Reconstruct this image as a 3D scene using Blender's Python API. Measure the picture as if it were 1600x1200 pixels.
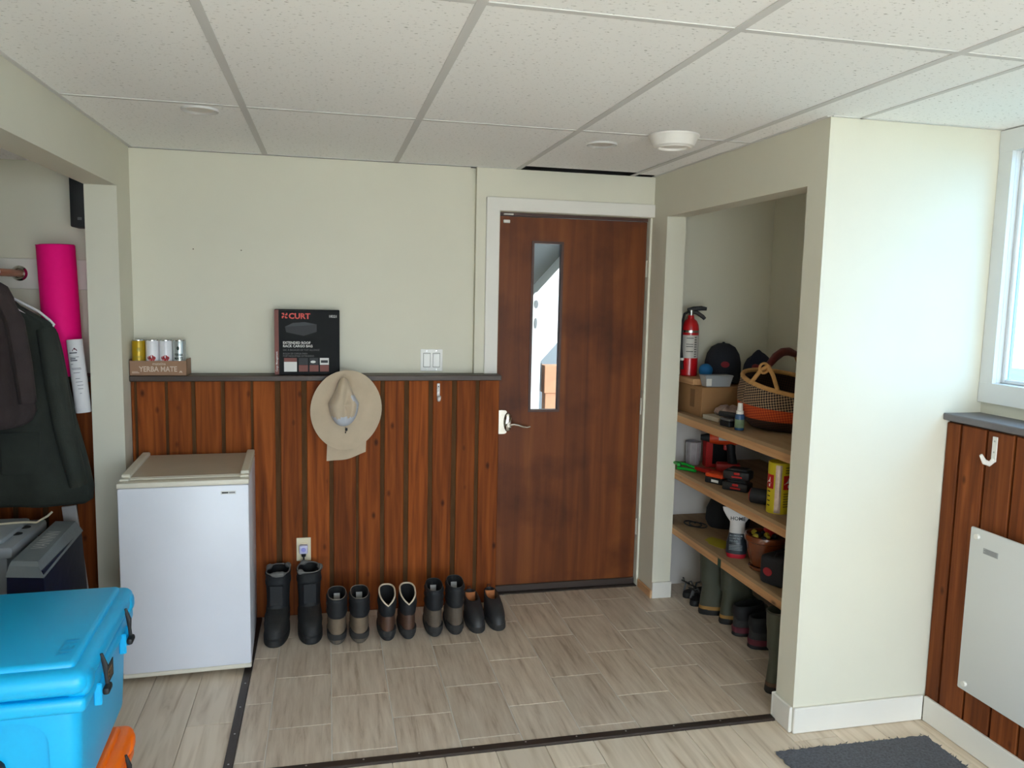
import bpy, bmesh, math, random
from mathutils import Vector, Matrix
random.seed(7)
for o in list(bpy.data.objects):
    bpy.data.objects.remove(o, do_unlink=True)
SC = bpy.context.scene
COL = SC.collection
pi = math.pi

# ------------------------------------------------------------------ camera
CAM_POS = Vector((-0.3362, -3.9988, 1.5913))
yaw, pitch, roll = -0.2289, -0.1123, -0.0219
Rz = Matrix.Rotation(yaw, 3, 'Z'); Rx = Matrix.Rotation(pitch, 3, 'X'); Ry = Matrix.Rotation(roll, 3, 'Y')
RM = Rz @ Rx @ Ry
cam_d = bpy.data.cameras.new('camera')
cam = bpy.data.objects.new('camera', cam_d); COL.objects.link(cam)
cam_d.sensor_width = 36.0
cam_d.lens = 36.0 * 1244.65 / 1600.0
cam_d.clip_start = 0.05
right, fwd, up = RM.col[0], RM.col[1], RM.col[2]
m4 = Matrix((( right[0], up[0], -fwd[0], CAM_POS[0]),
             ( right[1], up[1], -fwd[1], CAM_POS[1]),
             ( right[2], up[2], -fwd[2], CAM_POS[2]),
             (0, 0, 0, 1)))
cam.matrix_world = m4
SC.camera = cam

# ------------------------------------------------------------------ sky
w = bpy.data.worlds.new('overcast_sky'); SC.world = w
w.use_nodes = True
bgn = w.node_tree.nodes['Background']
bgn.inputs[0].default_value = (0.74, 0.88, 1.0, 1)
bgn.inputs[1].default_value = 13.5
SC.view_settings.view_transform = 'Standard'
SC.view_settings.look = 'None'
SC.view_settings.gamma = 1.0
SC.view_settings.use_curve_mapping = False
SC.view_settings.exposure = -0.22
try:
    SC.cycles.max_bounces = 14; SC.cycles.diffuse_bounces = 8
    SC.cycles.sample_clamp_indirect = 6.0
except Exception: pass

# high sun behind the house: lights the ground outside, never shines straight into the room
sun_d = bpy.data.lights.new('sun', 'SUN'); sun_d.energy = 18.0; sun_d.angle = .01; sun_d.color = (1.0, .93, .82)
sun = bpy.data.objects.new('sun', sun_d); COL.objects.link(sun)
sun.rotation_euler = Vector((0.50, -0.45, -0.74)).to_track_quat('-Z', 'Y').to_euler()

YREAR = -5.6
# daylight portals in the openings (they only guide sky light through the glass)
def portal(name, loc, rot, sx, sy):
    l = bpy.data.lights.new(name, 'AREA'); l.shape = 'RECTANGLE'; l.size = sx; l.size_y = sy
    l.cycles.is_portal = True
    o = bpy.data.objects.new(name, l); COL.objects.link(o); o.location = loc; o.rotation_euler = rot
    return o
portal('window_daylight', (2.112, -2.03, 1.72), (0, pi/2, 0), 0.84, 0.92)
portal('patio_daylight', (0.35, YREAR-.13, 1.1), (pi/2, 0, 0), 2.7, 2.0)

# ------------------------------------------------------------------ constants of the room (metres)
XL, XLI, YJ, H = -1.211, -1.34, -0.232, 2.213
XP, XPI, YO1, YO2, HO, YP = 1.337, 1.44, -0.191, -1.40, 1.998, -1.515
XR, XW, HC, WY = 2.047, 1.903, 1.19, -0.10
XFAR = -2.45

# ------------------------------------------------------------------ helpers
def srgb(c):
    out = []
    for v in c[:3]:
        v = v/255.0
        out.append(v/12.92 if v <= 0.04045 else ((v+0.055)/1.055)**2.4)
    return tuple(out)

class MB:
    """collects geometry for one mesh"""
    def __init__(s): s.v = []; s.f = []; s.m = []
    def add(s, vs, fs, m=0):
        n = len(s.v); s.v += [tuple(p) for p in vs]
        for f in fs: s.f.append([i+n for i in f]); s.m.append(m)
        return s
    def box(s, x0, x1, y0, y1, z0, z1, m=0):
        x0, x1 = min(x0, x1), max(x0, x1); y0, y1 = min(y0, y1), max(y0, y1); z0, z1 = min(z0, z1), max(z0, z1)
        return s.add([(x0,y0,z0),(x1,y0,z0),(x1,y1,z0),(x0,y1,z0),(x0,y0,z1),(x1,y0,z1),(x1,y1,z1),(x0,y1,z1)],
              [(0,3,2,1),(4,5,6,7),(0,1,5,4),(1,2,6,5),(2,3,7,6),(3,0,4,7)], m)
    def rbox(s, x0, x1, y0, y1, z0, z1, r=0.004, seg=2, m=0, taper=None):
        bm = bmesh.new(); bmesh.ops.create_cube(bm, size=1)
        for v in bm.verts:
            v.co = Vector(((x0+x1)/2+v.co.x*(x1-x0), (y0+y1)/2+v.co.y*(y1-y0), (z0+z1)/2+v.co.z*(z1-z0)))
            if taper and v.co.z < (z0+z1)/2:
                v.co.x = (x0+x1)/2+(v.co.x-(x0+x1)/2)*taper; v.co.y = (y0+y1)/2+(v.co.y-(y0+y1)/2)*taper
        bmesh.ops.bevel(bm, geom=bm.edges[:], offset=r, segments=seg, profile=0.5, affect='EDGES')
        return s.bm(bm, m)
    def bm(s, bm, m=0, mat=None):
        bm.verts.index_update()
        s.add([(mat @ v.co if mat else v.co[:]) for v in bm.verts], [[v.index for v in f.verts] for f in bm.faces], m)
        bm.free(); return s
    def loft(s, rings, cap0=True, cap1=True, m=0, closed=True):
        n = len(rings[0]); vs = [p for r in rings for p in r]; fs = []
        for i in range(len(rings)-1):
            for j in range(n if closed else n-1):
                a = i*n+j; b = i*n+(j+1) % n
                fs.append((a, b, b+n, a+n))
        if cap0: fs.append(list(range(n))[::-1])
        if cap1: fs.append([(len(rings)-1)*n+j for j in range(n)])
        return s.add(vs, fs, m)
    def lathe(s, prof, c=(0,0,0), n=24, m=0, sx=1, sy=1, cap0=True, cap1=True):
        rings = []
        for r, z in prof:
            rings.append([(c[0]+sx*r*math.cos(2*pi*k/n), c[1]+sy*r*math.sin(2*pi*k/n), c[2]+z) for k in range(n)])
        return s.loft(rings, cap0, cap1, m)
    def cyl(s, p0, p1, r0, r1=None, n=16, m=0, caps=True):
        r1 = r0 if r1 is None else r1
        return s.tube([p0, p1], [r0, r1], n, m, caps)
    def tube(s, pts, r, n=8, m=0, caps=True, closed=False, flat=1.0, upv=None):
        pts = [Vector(p) for p in pts]; N = len(pts)
        rs = r if isinstance(r, (list, tuple)) else [r]*N
        t0 = None; rings = []
        for i in range(N):
            if closed: t = (pts[(i+1) % N]-pts[i-1])
            elif i == 0: t = pts[1]-pts[0]
            elif i == N-1: t = pts[-1]-pts[-2]
            else: t = (pts[i+1]-pts[i]).normalized()+(pts[i]-pts[i-1]).normalized()
            if t.length < 1e-9: t = Vector((0,0,1))
            t.normalize()
            if t0 is None:
                a = Vector(upv) if upv else (Vector((0,0,1)) if abs(t.z) < .9 else Vector((1,0,0)))
                nx = a.cross(t).normalized()
            else:
                ax = t0.cross(t)
                if ax.length > 1e-7:
                    nx = Matrix.Rotation(t0.angle(t), 3, ax.normalized()) @ nx
                nx = (nx - t*nx.dot(t)).normalized()
            ny = t.cross(nx); t0 = t
            rings.append([pts[i]+rs[i]*(math.cos(2*pi*k/n)*nx+flat*math.sin(2*pi*k/n)*ny) for k in range(n)])
        if closed: rings.append(rings[0])
        return s.loft(rings, caps and not closed, caps and not closed, m)
    def prism(s, poly, o, u, v, d, m=0):
        """2-D outline in plane (o,u,v) pushed along vector d"""
        o, u, v, d = Vector(o), Vector(u), Vector(v), Vector(d)
        a = [o+u*p[0]+v*p[1] for p in poly]; b = [p+d for p in a]; n = len(poly)
        fs = [list(range(n))[::-1], [n+i for i in range(n)]]
        fs += [(i, (i+1) % n, n+(i+1) % n, n+i) for i in range(n)]
        return s.add(a+b, fs, m)
    def mesh(s, name, mats, smooth=35):
        me = bpy.data.meshes.new(name); me.from_pydata(s.v, [], s.f)
        for mt in (mats if isinstance(mats, (list, tuple)) else [mats]): me.materials.append(mt)
        for p, mi in zip(me.polygons, s.m): p.material_index = mi
        bm = bmesh.new(); bm.from_mesh(me); bmesh.ops.recalc_face_normals(bm, faces=bm.faces[:]); bm.to_mesh(me); bm.free()
        if smooth:
            for p in me.polygons: p.use_smooth = True
            me.set_sharp_from_angle(angle=math.radians(smooth))
        me.update(); return me
    def build(s, name, mats, parent=None, smooth=35):
        o = bpy.data.objects.new(name, s.mesh(name, mats, smooth)); COL.objects.link(o)
        if parent: o.parent = parent
        return o

def tag(o, label, cat, group=None, kind=None):
    if label: o['label'] = label
    if cat: o['category'] = cat
    if group: o['group'] = group
    if kind: o['kind'] = kind
    return o
def thing(name, label, cat, loc=(0,0,0), rz=0.0, group=None):
    o = bpy.data.objects.new(name, None); COL.objects.link(o)
    o.location = loc; o.rotation_euler = (0, 0, rz); o.empty_display_size = .05
    return tag(o, label, cat, group)
def struct(name, mb, mats, label=None, cat=None, smooth=0):
    o = mb.build(name, mats, None, smooth); o['kind'] = 'structure'
    return tag(o, label, cat)
def dup(root, loc=None, rz=None, label=None, group=None, mirror=False):
    r = root.copy(); COL.objects.link(r)
    if loc is not None: r.location = loc
    if rz is not None: r.rotation_euler = (0, 0, rz)
    if mirror: r.scale = (-r.scale[0], r.scale[1], r.scale[2])
    if label: r['label'] = label
    if group: r['group'] = group
    for ch in list(root.children):
        c = ch.copy(); COL.objects.link(c); c.parent = r
        for g in list(ch.children):
            d = g.copy(); COL.objects.link(d); d.parent = c
    return r
def text_into(mb, txt, o, u, v, size, depth=0.0006, m=0, align='LEFT', sx=1.0, bold=0.0):
    """flat lettering as thin raised mesh; o = baseline origin, u = reading direction, v = up"""
    cu = bpy.data.curves.new('t', 'FONT'); cu.body = txt; cu.size = 1.0; cu.align_x = align
    cu.resolution_u = 2; cu.offset = bold
    ob = bpy.data.objects.new('t', cu); COL.objects.link(ob)
    dg = bpy.context.evaluated_depsgraph_get()
    me = bpy.data.meshes.new_from_object(ob.evaluated_get(dg))
    o, u, v = Vector(o), Vector(u).normalized(), Vector(v).normalized(); nrm = u.cross(v)
    vs = [o+u*(p.co.x*size*sx)+v*(p.co.y*size)+nrm*depth for p in me.vertices]
    mb.add(vs, [list(p.vertices) for p in me.polygons], m)
    bpy.data.objects.remove(ob); bpy.data.curves.remove(cu); bpy.data.meshes.remove(me)

# ------------------------------------------------------------------ materials
_M = {}
def mat(name, c, rough=0.6, metal=0.0, var=0.0, vscale=8.0, bump=0.0, bscale=60.0, spec=None, stretch=None, rnd=0.0, c2=None, sheen=0.0, coat=0.0):
    if name in _M: return _M[name]
    mt = bpy.data.materials.new(name); mt.use_nodes = True; _M[name] = mt
    nt = mt.node_tree; b = nt.nodes['Principled BSDF']; L = nt.links.new
    lin = srgb(c); b.inputs['Base Color'].default_value = (*lin, 1)
    b.inputs['Roughness'].default_value = rough; b.inputs['Metallic'].default_value = metal
    if spec is not None: b.inputs['Specular IOR Level'].default_value = spec
    if sheen: b.inputs['Sheen Weight'].default_value = sheen
    if coat: b.inputs['Coat Weight'].default_value = coat; b.inputs['Coat Roughness'].default_value = .1
    tc = nt.nodes.new('ShaderNodeTexCoord'); src = tc.outputs['Object']
    if stretch or rnd:
        mp = nt.nodes.new('ShaderNodeMapping'); L(src, mp.inputs[0])
        if stretch: mp.inputs['Scale'].default_value = stretch
        if rnd:
            oi = nt.nodes.new('ShaderNodeObjectInfo'); mu = nt.nodes.new('ShaderNodeMath'); mu.operation = 'MULTIPLY'
            mu.inputs[1].default_value = 40.0; L(oi.outputs['Random'], mu.inputs[0]); L(mu.outputs[0], mp.inputs['Location'])
        src = mp.outputs[0]
    if var or c2:
        nz = nt.nodes.new('ShaderNodeTexNoise'); nz.inputs['Scale'].default_value = vscale; nz.inputs['Detail'].default_value = 6
        nz.inputs['Roughness'].default_value = .6
        L(src, nz.inputs['Vector'])
        rp = nt.nodes.new('ShaderNodeValToRGB')
        a = tuple(x*(1-var) for x in lin); d = srgb(c2) if c2 else tuple(min(1, x*(1+var)) for x in lin)
        rp.color_ramp.elements[0].position = .32; rp.color_ramp.elements[1].position = .68
        rp.color_ramp.elements[0].color = (*a, 1); rp.color_ramp.elements[1].color = (*d, 1)
        L(nz.outputs['Fac'], rp.inputs[0])
        out = rp.outputs[0]
        if rnd:
            hs = nt.nodes.new('ShaderNodeHueSaturation'); mr = nt.nodes.new('ShaderNodeMapRange')
            mr.inputs[3].default_value = 1-rnd; mr.inputs[4].default_value = 1+rnd
            L(oi.outputs['Random'], mr.inputs[0]); L(mr.outputs[0], hs.inputs['Value']); L(out, hs.inputs['Color']); out = hs.outputs[0]
        L(out, b.inputs['Base Color'])
    if bump:
        n2 = nt.nodes.new('ShaderNodeTexNoise'); n2.inputs['Scale'].default_value = bscale; n2.inputs['Detail'].default_value = 4
        L(src, n2.inputs['Vector'])
        bp = nt.nodes.new('ShaderNodeBump'); bp.inputs['Strength'].default_value = bump; bp.inputs['Distance'].default_value = .004
        L(n2.outputs['Fac'], bp.inputs['Height']); L(bp.outputs[0], b.inputs['Normal'])
    return mt

def wood(name, c1, c2, c3, axis='z', scale=1.0, rough=.55, rnd=.18, knots=True, bump=.15, spec=None):
    """grain stretched along an axis, per-piece shift and tone, dark knots"""
    if name in _M: return _M[name]
    mt = bpy.data.materials.new(name); mt.use_nodes = True; _M[name] = mt
    nt = mt.node_tree; b = nt.nodes['Principled BSDF']; L = nt.links.new; N = nt.nodes.new
    b.inputs['Roughness'].default_value = rough
    if spec is not None: b.inputs['Specular IOR Level'].default_value = spec
    tc = N('ShaderNodeTexCoord'); oi = N('ShaderNodeObjectInfo')
    mu = N('ShaderNodeMath'); mu.operation = 'MULTIPLY'; mu.inputs[1].default_value = 57.0; L(oi.outputs['Random'], mu.inputs[0])
    mp = N('ShaderNodeMapping'); L(tc.outputs['Object'], mp.inputs[0]); L(mu.outputs[0], mp.inputs['Location'])
    sc = {'x': (1.2, 22, 22), 'y': (22, 1.2, 22), 'z': (22, 22, 1.2)}[axis]
    mp.inputs['Scale'].default_value = tuple(s*scale for s in sc)
    nz = N('ShaderNodeTexNoise'); nz.inputs['Scale'].default_value = 1.6; nz.inputs['Detail'].default_value = 7; nz.inputs['Distortion'].default_value = .8
    L(mp.outputs[0], nz.inputs['Vector'])
    rp = N('ShaderNodeValToRGB'); e = rp.color_ramp.elements
    e[0].position = .28; e[0].color = (*srgb(c1), 1); e[1].position = .72; e[1].color = (*srgb(c3), 1)
    k = e.new(.5); k.color = (*srgb(c2), 1)
    L(nz.outputs['Fac'], rp.inputs[0]); out = rp.outputs[0]
    if knots:
        m2 = N('ShaderNodeMapping'); L(tc.outputs['Object'], m2.inputs[0]); L(mu.outputs[0], m2.inputs['Location'])
        m2.inputs['Scale'].default_value = {'x': (5, 11, 11), 'y': (11, 5, 11), 'z': (11, 11, 6)}[axis]
        vo = N('ShaderNodeTexVoronoi'); vo.inputs['Scale'].default_value = 1.0; L(m2.outputs[0], vo.inputs['Vector'])
        r2 = N('ShaderNodeValToRGB'); r2.color_ramp.elements[0].position = .05; r2.color_ramp.elements[1].position = .14
        r2.color_ramp.elements[0].color = (.12, .08, .06, 1); r2.color_ramp.elements[1].color = (1, 1, 1, 1)
        L(vo.outputs['Distance'], r2.inputs[0])
        mx = N('ShaderNodeMix'); mx.data_type = 'RGBA'; mx.blend_type = 'MULTIPLY'; mx.inputs[0].default_value = .8
        L(out, mx.inputs[6]); L(r2.outputs[0], mx.inputs[7]); out = mx.outputs[2]
    hs = N('ShaderNodeHueSaturation'); mr = N('ShaderNodeMapRange'); mr.inputs[3].default_value = 1-rnd; mr.inputs[4].default_value = 1+rnd
    L(oi.outputs['Random'], mr.inputs[0]); L(mr.outputs[0], hs.inputs['Value']); L(out, hs.inputs['Color'])
    L(hs.outputs[0], b.inputs['Base Color'])
    if bump:
        bp = N('ShaderNodeBump'); bp.inputs['Strength'].default_value = bump; bp.inputs['Distance'].default_value = .003
        L(nz.outputs['Fac'], bp.inputs['Height']); L(bp.outputs[0], b.inputs['Normal'])
    return mt

def ceiling_mat():
    mt = bpy.data.materials.new('ceiling_tile_mineral'); mt.use_nodes = True
    nt = mt.node_tree; b = nt.nodes['Principled BSDF']; L = nt.links.new; N = nt.nodes.new
    b.inputs['Roughness'].default_value = .95; b.inputs['Specular IOR Level'].default_value = .1
    tc = N('ShaderNodeTexCoord'); mp = N('ShaderNodeMapping'); L(tc.outputs['Object'], mp.inputs[0])
    mp.inputs['Scale'].default_value = (70, 130, 70)
    vo = N('ShaderNodeTexNoise'); vo.inputs['Scale'].default_value = 1.0; vo.inputs['Detail'].default_value = 3; L(mp.outputs[0], vo.inputs['Vector'])
    rp = N('ShaderNodeValToRGB'); e = rp.color_ramp.elements
    e[0].position = .30; e[0].color = (*srgb((188, 186, 184)), 1); e[1].position = .38; e[1].color = (*srgb((246, 245, 244)), 1)
    L(vo.outputs['Fac'], rp.inputs[0]); L(rp.outputs[0], b.inputs['Base Color'])
    bp = N('ShaderNodeBump'); bp.inputs['Strength'].default_value = .35; bp.inputs['Distance'].default_value = .003
    L(rp.outputs[0], bp.inputs['Height']); L(bp.outputs[0], b.inputs['Normal'])
    return mt

def stone_mat():
    mt = bpy.data.materials.new('vein_cut_tile'); mt.use_nodes = True
    nt = mt.node_tree; b = nt.nodes['Principled BSDF']; L = nt.links.new; N = nt.nodes.new
    b.inputs['Roughness'].default_value = .42
    tc = N('ShaderNodeTexCoord'); oi = N('ShaderNodeObjectInfo')
    mu = N('ShaderNodeMath'); mu.operation = 'MULTIPLY'; mu.inputs[1].default_value = 31.0; L(oi.outputs['Random'], mu.inputs[0])
    mp = N('ShaderNodeMapping'); L(tc.outputs['Object'], mp.inputs[0]); L(mu.outputs[0], mp.inputs['Location'])
    mp.inputs['Scale'].default_value = (32, 2.6, 1)
    nz = N('ShaderNodeTexNoise'); nz.inputs['Scale'].default_value = 1.3; nz.inputs['Detail'].default_value = 9; nz.inputs['Roughness'].default_value = .62; nz.inputs['Distortion'].default_value = .25
    L(mp.outputs[0], nz.inputs['Vector'])
    rp = N('ShaderNodeValToRGB'); e = rp.color_ramp.elements
    e[0].position = .30; e[0].color = (*srgb((162, 143, 124)), 1); e[1].position = .66; e[1].color = (*srgb((211, 197, 179)), 1)
    k = e.new(.45); k.color = (*srgb((193, 176, 157)), 1)
    L(nz.outputs['Fac'], rp.inputs[0])
    hs = N('ShaderNodeHueSaturation'); mr = N('ShaderNodeMapRange'); mr.inputs[3].default_value = .92; mr.inputs[4].default_value = 1.06
    L(oi.outputs['Random'], mr.inputs[0]); L(mr.outputs[0], hs.inputs['Value']); L(rp.outputs[0], hs.inputs['Color']); L(hs.outputs[0], b.inputs['Base Color'])
    return mt

def plank_mat():
    mt = bpy.data.materials.new('pale_oak_plank'); mt.use_nodes = True
    nt = mt.node_tree; b = nt.nodes['Principled BSDF']; L = nt.links.new; N = nt.nodes.new
    b.inputs['Roughness'].default_value = .4
    tc = N('ShaderNodeTexCoord'); oi = N('ShaderNodeObjectInfo')
    mu = N('ShaderNodeMath'); mu.operation = 'MULTIPLY'; mu.inputs[1].default_value = 43.0; L(oi.outputs['Random'], mu.inputs[0])
    mp = N('ShaderNodeMapping'); L(tc.outputs['Object'], mp.inputs[0]); L(mu.outputs[0], mp.inputs['Location'])
    mp.inputs['Scale'].default_value = (16, 1.3, 1)
    nz = N('ShaderNodeTexNoise'); nz.inputs['Scale'].default_value = 1.4; nz.inputs['Detail'].default_value = 8; nz.inputs['Distortion'].default_value = 1.1
    L(mp.outputs[0], nz.inputs['Vector'])
    rp = N('ShaderNodeValToRGB'); e = rp.color_ramp.elements
    e[0].position = .27; e[0].color = (*srgb((172, 147, 122)), 1); e[1].position = .58; e[1].color = (*srgb((224, 208, 187)), 1)
    k = e.new(.40); k.color = (*srgb((208, 190, 167)), 1)
    L(nz.outputs['Fac'], rp.inputs[0])
    hs = N('ShaderNodeHueSaturation'); mr = N('ShaderNodeMapRange'); mr.inputs[3].default_value = .9; mr.inputs[4].default_value = 1.06
    L(oi.outputs['Random'], mr.inputs[0]); L(mr.outputs[0], hs.inputs['Value']); L(rp.outputs[0], hs.inputs['Color']); L(hs.outputs[0], b.inputs['Base Color'])
    return mt

def glass_mat(name='clear_glass', tint=(1,1,1), rough=0.0, alpha=.12):
    mt = bpy.data.materials.new(name); mt.use_nodes = True; nt = mt.node_tree
    for n in list(nt.nodes): nt.nodes.remove(n)
    o = nt.nodes.new('ShaderNodeOutputMaterial'); t = nt.nodes.new('ShaderNodeBsdfTransparent'); g = nt.nodes.new('ShaderNodeBsdfGlossy')
    t.inputs[0].default_value = (*tint, 1); g.inputs['Roughness'].default_value = rough
    lw = nt.nodes.new('ShaderNodeLayerWeight'); lw.inputs[0].default_value = .5
    pw = nt.nodes.new('ShaderNodeMath'); pw.operation = 'POWER'; pw.inputs[1].default_value = 5.0; nt.links.new(lw.outputs['Facing'], pw.inputs[0])
    f = nt.nodes.new('ShaderNodeMath'); f.operation = 'MULTIPLY_ADD'; f.inputs[1].default_value = .9; f.inputs[2].default_value = .03; nt.links.new(pw.outputs[0], f.inputs[0])
    mx = nt.nodes.new('ShaderNodeMixShader'); nt.links.new(f.outputs[0], mx.inputs[0]); nt.links.new(t.outputs[0], mx.inputs[1]); nt.links.new(g.outputs[0], mx.inputs[2])
    nt.links.new(mx.outputs[0], o.inputs[0]); return mt

WALL = mat('sage_cream_wall_paint', (214, 210, 193), .75, var=.015, vscale=3, bump=.04, bscale=160)
WHITE = mat('white_trim_paint', (222, 218, 210), .5, var=.015, vscale=5)
WINWHITE = mat('window_white_paint', (214, 216, 216), .5, var=.01)
GREYWHITE = mat('closet_primer_paint', (205, 198, 192), .8, var=.03, vscale=4)
CEDAR = wood('cedar_board', (92, 42, 11), (126, 61, 18), (148, 78, 28), 'z', 1.0, .7, .2, spec=.2)
GROOVE = mat('groove_batten_stain', (84, 58, 36), .9, spec=.1, var=.25, vscale=14, stretch=(3, 3, .4))
CAPW = wood('dark_ledge_wood', (46, 32, 24), (62, 46, 35), (78, 60, 47), 'x', 1, .5, .05, False)
TILE = stone_mat(); PLANK = plank_mat(); CTILE = ceiling_mat(); GLASS = glass_mat(); TINT = glass_mat('window_light_filter', (.53, .67, .79))  # TINT: pane colour added to dim and cool the window light
GROUT = mat('pale_grout', (206, 201, 192), .9)
BLACK = mat('black_rubber', (22, 22, 23), .6, bump=.1)
DKMETAL = mat('bronze_strip_metal', (58, 48, 42), .45, metal=.3, var=.1)
CHROME = mat('polished_nickel', (215, 212, 205), .16, metal=1.0)
SCREW = mat('screw_steel', (190, 188, 184), .3, metal=1)
# ================================================================== SETTING
# ---- floor
fl = struct('floor', MB().box(XFAR-.1, XR+.1, YREAR-.1, .12, -.12, -.016), GROUT)
gr = MB().box(-.655, XR, -1.395, .02, -.016, -.0018).build('grout_bed', GROUT, fl, 0)
TW, TL = .2235, .392
def slab(x0, x1, y0, y1, top, th, r, m, name, cache={}):
    key = (round(x1-x0, 3), round(y1-y0, 3), name)
    if key not in cache:
        cache[key] = MB().rbox(-(x1-x0)/2, (x1-x0)/2, -(y1-y0)/2, (y1-y0)/2, -th, 0, r, 1).mesh(name, m)
    o = bpy.data.objects.new(name, cache[key]); COL.objects.link(o); o.parent = fl
    o.location = ((x0+x1)/2, (y0+y1)/2, top); return o
gap = .0016
k = -1; x = -.55-TW
while x < XR:
    xa, xb = max(x, -.650), min(x+TW, XR-.002)
    off = -.164 if k % 2 == 1 else -.36
    ys = [0.0]
    y = off
    while y > -1.388: ys.append(y); y -= TL
    ys.append(-1.388)
    if xb-xa > .02:
        for a, b in zip(ys[:-1], ys[1:]):
            if a-b > .02: slab(xa+gap, xb-gap, b+gap, a-gap, 0.0, .0155, .0016, TILE, 'floor_tile')
    x += TW; k += 1
# pale planks: left area beside the tile and the room towards the camera
PW, PLN = .18, 1.22
i0 = int(math.floor((XFAR-.414)/PW))
for i in range(i0, 10):
    xa = .414+i*PW; xb = min(xa+PW, XR-.002); xa = max(xa, XFAR)
    if xb-xa < .02: continue
    left = xb <= -.655
    mixed = xa < -.675 < xb
    y = -.0 + (0.61*((i*7) % 5)/2.5) - .35
    if i == -7: y = -1.057+PLN
    while y > YREAR:
        a, b = min(y, .0), y-PLN
        def put(xa, xb, top):
            a2 = min(a, top); b2 = max(b, YREAR)
            if a2-b2 > .02: slab(xa+.0008, xb-.0008, b2+.0008, a2-.0008, -.005, .0105, .0012, PLANK, 'floor_plank')
        if left: put(xa, xb, 0.0)
        elif mixed: put(xa, -.675, 0.0); put(-.675, xb, -1.425)
        else: put(xa, xb, -1.425)
        y -= PLN
def strip(name, x0, x1, y0, y1, along):
    o = struct(name, MB().rbox(x0, x1, y0, y1, -.013, .0035, .0025, 1), DKMETAL)
    n = int((y1-y0 if along == 'y' else x1-x0)/.19)
    sm = MB().lathe([(.0001, .0008), (.0028, .0008), (.0036, 0)], n=8).mesh('screw', SCREW)
    for j in range(n):
        s = bpy.data.objects.new('screw', sm); COL.objects.link(s); s.parent = o
        s.location = ((x0+x1)/2, y0+.08+j*.19, .0035) if along == 'y' else (x0+.08+j*.19, (y0+y1)/2+.006, .0035)
    return o
strip('trim_1', -.682, -.650, -1.425, -.105, 'y')
strip('trim_2', -.682, XP-.012, -1.425, -1.389, 'x')

# ---- back wall
struct('wall_back', MB().box(XFAR-.1, .362, 0, .12, 0, H).box(.362, .39, .022, .12, 0, H)
       .box(.39, .445, -.018, .12, 0, H).box(.445, XP+.1, -.018, .10, 2.005, H)
       .box(.445, .511, -.018, .12, 0, 2.005).box(1.326, XP+.1, .0, .12, 0, 2.005)
       .box(XP+.1, XR+.14, 0.0, .12, 0, H+.15), WALL)
for px, pz, lb in ((-.944, 1.768, 'tiny nail left in the bare wall above the drink tray'), (-.731, 1.769, 'tiny nail left in the bare wall between drink tray and product box')):
    nl = tag(MB().lathe([(.003, 0), (.003, .002), (.0005, .003)], n=8).build('wall_nail', mat('nail_dark', (110, 98, 84), .5, metal=.6)), lb, 'nail', 'nails in the blank wall')
    nl.rotation_euler = (pi/2, 0, 0); nl.location = (px, 0, pz)
# white casing around the door
struct('trim_3', MB().rbox(.440, .507, -.034, -.018, HC-.02, 2.071, .002, 1), WHITE)
struct('trim_4', MB().rbox(.440, XP-.001, -.0345, -.018, 2.006, 2.071, .002, 1), WHITE)
# ---- left stub, header, coat closet shell
struct('wall_left', MB().box(XLI, XL, YJ, 0, -.02, H+.15).box(XLI, XL, -2.34, YJ, 2.016, H+.15).box(XLI, XL, YREAR, -2.34, -.02, H+.15)
       , WALL)
struct('wall_coat_side', MB().box(XFAR-.1, XFAR, -3.5, 0, -.02, H+.15), WALL)
struct('wall_coat_front', MB().box(XFAR, XLI, -3.5, -3.41, -.02, H+.15), WALL)
struct('wall_rear', MB().box(XLI, -1.0, YREAR-.12, YREAR, -.02, H+.15).box(1.7, XR+.14, YREAR-.12, YREAR, -.02, H+.15).box(-1.0, 1.7, YREAR-.12, YREAR, 2.1, H+.15), WALL)
w2 = struct('window_2', MB().box(-1.0, -.94, YREAR-.1, YREAR-.02, 0, 2.1).box(1.64, 1.7, YREAR-.1, YREAR-.02, 0, 2.1).box(-.94, 1.64, YREAR-.1, YREAR-.02, 2.04, 2.1)
       .box(-.94, 1.64, YREAR-.1, YREAR-.02, -.0, .08).box(.31, .39, YREAR-.1, YREAR-.02, .08, 2.04), WINWHITE)
MB().box(-.94, 1.64, YREAR-.062, YREAR-.058, .08, 2.04).build('pane', GLASS, w2, 0)
# ---- right wall with window opening
WY0, WY1, WZ0, WZ1 = -2.48, -1.575, 1.305, 2.135
struct('wall_right', MB().box(XR, XR+.055, WY1, .12, -.02, H+.15).box(XR, XR+.055, YREAR, WY0, -.02, H+.15)
       .box(XR, XR+.055, WY0, WY1, -.02, WZ0).box(XR, XR+.055, WY0, WY1, WZ1, H+.15), WALL)
# ---- closet partition: side with the opening, front return
struct('wall_closet', MB().box(XP, XPI, YO1, 0, 0, H+.15).box(XP, XPI, YO2, YO1, HO, H+.15).box(XP, XPI, YP, YO2, 0, H+.15)
       .box(XPI, XR, YP, YP+.105, 0, H+.15), WALL)
struct('wall_closet_lining', MB().box(XPI, XR-.0, -.012, 0, 0, .955).box(XR-.012, XR, YP+.105, -.012, 0, .955), GREYWHITE)
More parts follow.
